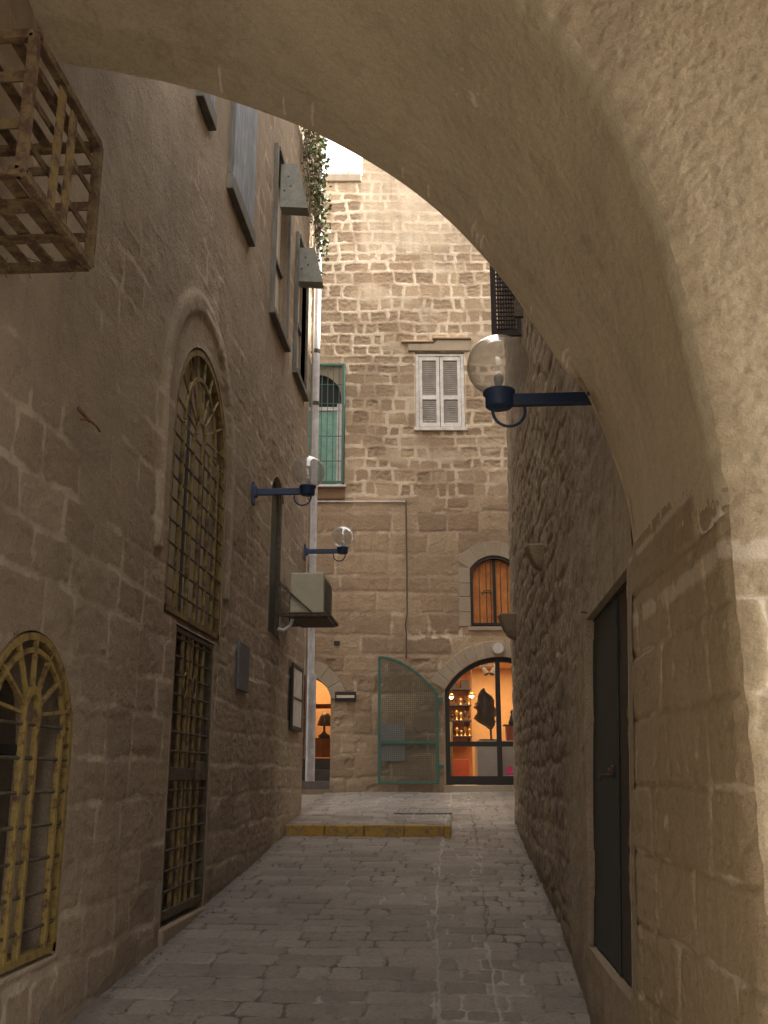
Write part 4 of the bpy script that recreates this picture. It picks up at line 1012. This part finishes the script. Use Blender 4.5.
# plinths, bust, shelves (free-standing goods inside are things)
o = MB(FAR).bb(1.60, 2.6, D0+.45, D0+.95, 1.46, 2.27).build('display_plinth', M_plinth, bevel=.006); tag(o, 'white display plinth inside the lit shop window', 'plinth')
o = MB(FAR).bb(1.12, 1.58, D0+1.9, D0+2.4, 1.46, 1.98).build('cabinet', M_redwood, bevel=.006); tag(o, 'low red cabinet on the shop floor', 'cabinet')
def bust():
    e = empty('sculpture', tuple(FAR @ Vector((1.82, D0+.68, 2.28))), YAW, 'dark bronze mask-like sculpture on white plinth in shop window', 'sculpture')
    m = MB(FAR); m.bb(1.66, 1.98, D0+.6, D0+.76, 2.272, 2.30); m.build('base', M_bronze, e, bevel=.004)
    m = MB(FAR); m.tube([(1.87, D0+.68, 2.30), (1.86, D0+.68, 2.55)], [.018, .022], 10); m.build('stem', M_bronze, e)
    m = MB(FAR); cs = [(1.86,2.48,.035),(1.84,2.53,.08),(1.80,2.60,.13),(1.77,2.66,.165),(1.775,2.72,.155),(1.79,2.78,.15),(1.775,2.84,.165),(1.78,2.90,.15),(1.785,2.96,.13),(1.77,3.02,.12),(1.765,3.07,.085),(1.75,3.12,.05),(1.76,3.17,.015)]
    n = 18; vs = []; 
    for i, (x, z, r) in enumerate(cs):
        for k_ in range(n):
            a_ = 2*PI*k_/n; rr = r*(1.08+.13*math.sin(a_*3+i*1.7)+.09*math.sin(a_*7+2*i)+.05*math.sin(a_*11+5*i)); vs.append((x+rr*math.cos(a_), D0+.68+rr*.7*math.sin(a_), z+.012*math.sin(a_*5+i)))
    fs = [(i*n+k_, i*n+(k_+1) % n, (i+1)*n+(k_+1) % n, (i+1)*n+k_) for i in range(len(cs)-1) for k_ in range(n)]+[tuple(range(n))[::-1], tuple((len(cs)-1)*n+k_ for k_ in range(n))]
    m.add(vs, fs, True)
    for i in range(11):
        a_ = PI*.35+i*.19; x = 1.80+.14*math.cos(a_); z = 2.85+.18*math.sin(a_); m.tube([(x, D0+.66, z), (x+.05*math.cos(a_), D0+.64, z+.06*math.sin(a_))], [.02, .006], 7)
    m.build('head', M_bronze, e)
bust()
def shelf(z):
    e = empty('wall_shelf', tuple(FAR @ Vector((1.3, D0+2.7, z))), YAW, {3.33:'top shop shelf holding dark boxes', 3.02:'middle shop shelf crowded with brass pieces', 2.72:'third shop shelf crowded with small brass pieces', 2.42:'lowest shop shelf crowded with brass pieces'}[z], 'shelf', 'shelves on the shop back wall')
    MB(FAR).bb(.80, 1.70, D0+2.55, D0+2.88, z-.02, z).build('board', M_dark, e)
    m = MB(FAR)
    for x in (.86, 1.66): m.bb(x-.01, x+.01, D0+2.6, D0+2.88, z-.10, z-.021)
    m.build('bracket', M_dark, e)
for z in (3.33, 3.02, 2.72, 2.42): shelf(z)
o = MB(FAR).bb(.74, 1.72, D0+2.87, D0+2.895, 1.5, 3.7).build('back_panel', M_orange); tag(o, 'brown timber panelling behind the shop shelves', 'panelling')
rs = random.Random(5)
for i, x in enumerate((.90, 1.12, 1.36, 1.58)):
    o = MB(FAR).bb(x-.07, x+.08, D0+2.62, D0+2.78, 3.332, 3.332+.12+.05*(i % 2)).build('box', M_dark, bevel=.008)
    tag(o, ['small dark box at the left end of top shop shelf', 'taller dark box, second on top shop shelf', 'low dark box, third on top shop shelf', 'taller dark box at the right end of top shop shelf'][i], 'box', 'dark boxes on the top shop shelf')
for z in (3.02, 2.72, 2.42):
    for i in range(11):
        x = .84+i*.082; hgt = rs.uniform(.12, .25); r = rs.uniform(.022, .04)
        m = MB(FAR); m.lathe([(0,0),(r,0),(r*1.1,.012),(r*.4,.03),(r*.5,hgt*.4),(r*1.15,hgt*.62),(r*.9,hgt*.8),(r*.3,hgt*.9),(0,hgt)], (x, D0+2.68+rs.uniform(-.04, .04), z+.001), 12)
        o = m.build('ornament', M_brass if rs.random() < .75 else M_bronze)
        tag(o, 'small turned brass or bronze ornament crowded on a shop shelf', 'ornament', 'ornaments on the shop shelves')
# striped cloth stand and low table at the left of the window
def hang(name, lab, cat, x, z0, z1, mat, y=D0+.8):
    m = MB(FAR); n = 10
    for i in range(n):
        xa = x+i*.012; m.add([(xa, y+.01*math.sin(i*1.7), z0), (xa+.012, y+.01*math.sin((i+1)*1.7), z0), (xa+.012, y+.01*math.sin((i+1)*1.7), z1), (xa, y+.01*math.sin(i*1.7), z1)], [(0,1,2,3)], True)
    o = m.build(name, mat); s = o.modifiers.new('s', 'SOLIDIFY'); s.thickness = .004; return tag(o, lab, cat)
hang('hanging_cloth', 'pale cream hanging cloth at left edge of the shop window', 'cloth', 1.08, 1.47, 2.6, paint_mat('cream_cloth', (.8,.68,.45), .8, .25))
# lit pendant lamps in the shop
for i, (x, y, z) in enumerate(((1.27, D0+2.0, 3.12), (1.66, D0+2.0, 3.14))):
    e = empty('pendant_lamp', tuple(FAR @ Vector((x, y, z))), YAW, ['lit pendant lamp on the left inside the shop', 'lit pendant lamp in the middle of the shop'][i], 'lamp', 'lit pendant lamps in the shop')
    MB(FAR).lathe([(0,-.035),(.03,-.02),(.035,0),(.02,.03),(0,.035)], (x, y, z), 12).build('bulb', M_lamp, e)
    MB(FAR).tube([(x, y, z+.03), (x, y, 3.74)], .006, 6).build('cord', M_dark, e)
    MB(FAR).lathe([(.03,.05),(.07,.0),(.075,-.005),(.033,.055)], (x, y, z+.01), 16).build('shade', M_brass, e)
e = empty('spotlight', tuple(FAR @ Vector((1.95, D0+1.3, 3.5))), YAW, 'small dark ceiling spotlight at the top of shop window', 'spotlight')
MB(FAR).tube([(1.82, D0+1.3, 3.60), (1.88, D0+1.25, 3.48)], [.03, .05], 12).tube([(2.02, D0+1.3, 3.60), (1.97, D0+1.25, 3.48)], [.03, .05], 12).build('head', M_dark, e)
MB(FAR).bb(1.78, 2.08, D0+1.28, D0+1.32, 3.62, 3.65).tube([(1.92, D0+1.3, 3.65), (1.92, D0+1.3, 3.745)], .012, 8).build('rail', M_dark, e)
e = empty('figurine', tuple(FAR @ Vector((2.25, D0+.62, 2.27))), YAW, 'small seated dark figurine on a stand at right of the shop window', 'figurine')
MB(FAR).bb(2.12, 2.5, D0+.52, D0+.72, 2.272, 2.52).build('stand', M_redwood, e, bevel=.004)
MB(FAR).bb(2.08, 2.54, D0+.50, D0+.74, 2.521, 2.545).build('top', M_dark, e)
MB(FAR).lathe([(0,0),(.06,0),(.075,.03),(.05,.09),(.045,.14),(.02,.17),(.035,.20),(.03,.24),(0,.26)], (2.24, D0+.62, 2.546), 16).build('body', M_bronze, e)
m = MB(FAR); c_ = (2.10, 1.77)
m.prism([(c_[0]+.055*math.cos(t), c_[1]+.02+.05*math.sin(t)) for t in np.linspace(0, 2*PI, 14)[:-1]], D0+.084, D0+.088); m.prism([(2.03,1.70),(2.17,1.70),(2.17,1.735),(2.03,1.735)], D0+.084, D0+.088)
m.build('round_sticker', paint_mat('pink_sticker', (.62,.03,.14), .5, .1), SH)
# round bulkhead lamp above the shop arch
e = empty('bulkhead_lamp', tuple(FAR @ Vector((1.95, D0-.02, 3.79))), YAW, 'round unlit whitish bulkhead lamp above the shop window arch', 'lamp')
def disc(c, r, y0, y1, n=24): return MB(FAR).tube([(c[0], y0, c[1]), (c[0], y1, c[1])], r, n)
disc((1.95, 3.79), .115, D0-.06, D0-.018).build('rim', M_trim, e, bevel=.008); disc((1.95, 3.79), .09, D0-.085, D0-.055).build('diffuser', M_white, e, bevel=.015)
# lights
def area(x, y, z, sx, sy, power, col=(1., .72, .42)):
    l = bpy.data.lights.new('room_light', 'AREA'); l.shape = 'RECTANGLE'; l.size = sx; l.size_y = sy; l.energy = power; l.color = col
    o = bpy.data.objects.new('room_light', l); COL.objects.link(o); o.matrix_world = FAR @ Matrix.Translation((x, y, z)); return o
area(1.9, D0+1.6, 3.70, 1.6, 1.2, 19); 
# ---- left doorway: dark steps, lit inner door
room(-2.2, -.72, 1.40, 3.75, 2.4, M_orwall, M_dark)
stp = MB(FAR)
for i in range(3): stp.bb(-1.86, -.86, D0+.15+.28*i, D0+.44+.28*i, 1.36, 1.60+.19*i)
stp.build('entrance_steps', paint_mat('worn_step', (.12,.105,.09), .8, .2), FB, bevel=.01)
m = MB(FAR); y = D0+1.05
for q in ((-1.86, -1.27, 2.0, 3.5), ): m.bb(q[0], q[1], y, y+.04, q[2], q[3])
m.bb(-1.27, -.86, y, y+.04, 2.0, 2.32); m.bb(-1.27, -.86, y, y+.04, 2.85, 2.93); m.bb(-.92, -.86, y, y+.04, 2.32, 3.5)
ID = m.build('inner_door', M_orange, FB, bevel=.004, label='orange glazed inner door seen above dark steps')
m = MB(FAR); m.bb(-1.27, -.92, y+.015, y+.02, 2.32, 2.85); m.bb(-1.27, -.92, y+.015, y+.02, 2.93, 3.5); m.build('pane', M_pane, ID)
e = empty('table_lamp', tuple(FAR @ Vector((-1.05, D0+1.3, 2.33))), YAW, 'dark table lamp silhouetted in the left doorway', 'lamp')
MB(FAR).bb(-1.3, -.85, D0+1.2, D0+1.5, 2.30, 2.34).build('table_top', M_dark, e)
MB(FAR).lathe([(0,0),(.10,0),(.11,.04),(.05,.08),(.02,.12),(.02,.25),(0,.25)], (-1.08, D0+1.3, 2.345), 16).build('base', M_bronze, e)
MB(FAR).lathe([(.15,.0),(.14,.05),(.10,.16),(.06,.22),(.0,.23)], (-1.06, D0+1.3, 2.56), 18).build('lamp_shade', M_bronze, e)
area(-1.3, D0+1.7, 3.68, .8, .7, 6)

# green arched gate leaf folded back on the wall
GL = empty('gate_leaf', tuple(FAR @ Vector((.4, D0-.07, 1.5))), YAW, 'green arched iron mesh gate leaf folded open against the far wall', 'gate')
def gz_top(x):  return 3.63-.62*((x+.07)/.97)**1.9
xsn = np.linspace(-.09, .91, 18)
ol = [(-.09, 1.55)]+[(x, float(gz_top(x))) if x > -.07 else (x, 3.63) for x in xsn]+[(.91, 1.55)]
m = MB(FAR)
m.bb(-.10, -.055, D0-.10, D0-.06, 1.55, 3.63); m.bb(.865, .91, D0-.10, D0-.06, 1.55, 3.02); m.bb(-.055, .865, D0-.10, D0-.06, 1.55, 1.59)
for i in range(len(xsn)-1): m.bar((xsn[i], D0-.08, gz_top(max(xsn[i], -.07))), (xsn[i+1]+.005, D0-.08, gz_top(max(xsn[i+1], -.07))), .04, .042)
m.build('frame', M_greenf, GL, bevel=.003)
MB(FAR).bb(-.055, .865, D0-.098, D0-.062, 2.20, 2.245).build('middle_rail', M_greenf, GL)
m = MB(FAR)
for x in np.arange(-.03, .86, .034): m.bb(x-.0022, x+.0022, D0-.083, D0-.079, 1.58, float(gz_top(x))-.01)
m.build('upright_wires', M_wire, GL)
m = MB(FAR)
for z in np.arange(1.62, 3.6, .034):
    xe = .87 if z < 3.0 else -.07+.97*((3.63-z)/.62)**(1/1.9)
    m.bb(-.06, xe, D0-.079, D0-.0755, z-.0022, z+.0022)
m.build('level_wires', M_wire, GL)
m = MB(FAR)
for z in (1.8, 2.9): m.bb(.905, .99, D0-.10, D0-.02, z, z+.06)
m.build('hinge', M_greenf, GL)
o = MB(FAR).bb(-.06, .35, D0-.045, D0-.03, 1.92, 2.53).build('panel_sign', paint_mat('grey_white_panel', (.27,.255,.24), .7, .1)); tag(o, 'plain pale grey rectangular panel on the wall behind green gate', 'sign')
# plaque, conduit, small fittings
e = empty('plaque', tuple(FAR @ Vector((-.65, D0-.03, 2.98))), YAW, 'small carved wooden plaque right of the left doorway', 'plaque')
MB(FAR).bb(-.83, -.47, D0-.05, D0-.01, 2.90, 3.06).build('board', M_darkbrown, e, bevel=.008); MB(FAR).bb(-.80, -.50, D0-.058, D0-.05, 2.955, 3.0).build('strip', M_beige, e)
m = MB(FAR); m.tube([(-1.6, D0-.02, 6.40), (.38, D0-.02, 6.40)], .014, 8); o = m.build('white_conduit', M_white); tag(o, 'thin white horizontal conduit across the far wall', 'conduit')
m = MB(FAR); m.tube([(.39, D0-.02, 6.42), (.40, D0-.025, 5.2), (.40, D0-.025, 4.4), (.37, D0-.02, 4.2), (.385, D0-.025, 4.0), (.38, D0-.02, 3.62)], .013, 8); o = m.build('brown_cable', paint_mat('brown_cable', (.09,.045,.035), .6, .2)); tag(o, 'thin brown cable dropping down the far wall to the gate', 'cable')
o = disc((-1.26, 3.62), .07, D0-.04, D0-.0).build('round_disc', paint_mat('teal', (.03,.20,.15), .6, .2)); tag(o, 'small round teal disc above the left doorway', 'disc')
o = MB(FAR).bb(-.86, -.76, D0-.05, D0, 3.85, 3.92).build('vent', M_darkbrown, bevel=.006); tag(o, 'tiny dark rectangular vent high above the wooden plaque', 'vent')

# ------------------------------------------------------------------ plants
def leaf(m, p, s, rs):
    d = Vector((rs.gauss(0,1), rs.gauss(0,1), rs.gauss(0,.7))).normalized(); n_ = d.cross(Vector((rs.gauss(0,1), rs.gauss(0,1), rs.gauss(0,1)))).normalized(); w_ = s*.38
    mid = p+d*s*.5
    m.add([p, mid+n_*w_, p+d*s, mid-n_*w_], [(0,1,2,3)])
rs = random.Random(9)
iv = empty('ivy', (-1.9, 12.6, 9), 0, 'green and dry ivy hanging down the left wall near its far corner', 'plant')
ml, md, ms = MB(), MB(), MB()
for s_ in range(32):
    y = rs.uniform(11.6, 13.35); top = 12.3; ln = 3.3-1.6*abs((y-12.7)/1.1)**1.5+rs.uniform(-.6, .3); 
    p = Vector((-1.97, y, top)); path = [p.copy()]
    while p.z > top-ln and p.z > 8.6:
        p = p+Vector((rs.uniform(-.012, .017), rs.uniform(-.035, .035), -.09)); p.x = max(-1.98, min(-1.62, p.x)); path.append(p.copy())
        k_ = rs.random()
        if p.z < 11.6:
            for _ in range(rs.choice((2, 3, 4))):
                q = p+Vector((abs(rs.gauss(0, .06)), rs.gauss(0, .06), rs.gauss(0, .05)))
                leaf(ml if (k_ < .5 or y > 13.0) else md, q, rs.uniform(.045, .085), rs)
    ms.tube(path, .005, 4)
ml.build('leaves', M_leaf, iv, fixn=False); md.build('dry_leaves', M_dry, iv, fixn=False); ms.build('stems', M_dry, iv, fixn=False)
m = MB(FAR)
for i in range(420):
    x = -.72+rs.gauss(0, .16); y = D0+rs.uniform(-.02, .3); h_ = rs.uniform(.07, .22)*max(.3, 1-abs(x+.72)*1.5); a_ = rs.uniform(0, 2*PI)
    b0 = Vector((x, y, 13.02)); t_ = b0+Vector((rs.gauss(0,.05), rs.gauss(0,.04), h_)); wv = Vector((math.cos(a_), math.sin(a_), 0))*.007
    m.add([b0-wv, b0+wv, t_], [(0,1,2)])
o = m.build('grass_tuft', M_grass, fixn=False); tag(o, 'bright green grass tuft growing on top of the far wall', 'plant')

# dry leaves and grit blown against the wall foot
m = MB(); rs = random.Random(21)
for i in range(80):
    y = rs.uniform(5.6, 12); x = (-1.95+abs(rs.gauss(0, .10))) if rs.random() < .6 else (.70-abs(rs.gauss(0, .07)))
    leaf(m, Vector((x, y, float(gz(x, y))+.012+rs.uniform(0, .012))), rs.uniform(.012, .035), rs)
o = m.build('leaf_litter', M_dry, fixn=False); tag(o, 'dry leaf litter along the foot of the walls', 'litter', kind='stuff')
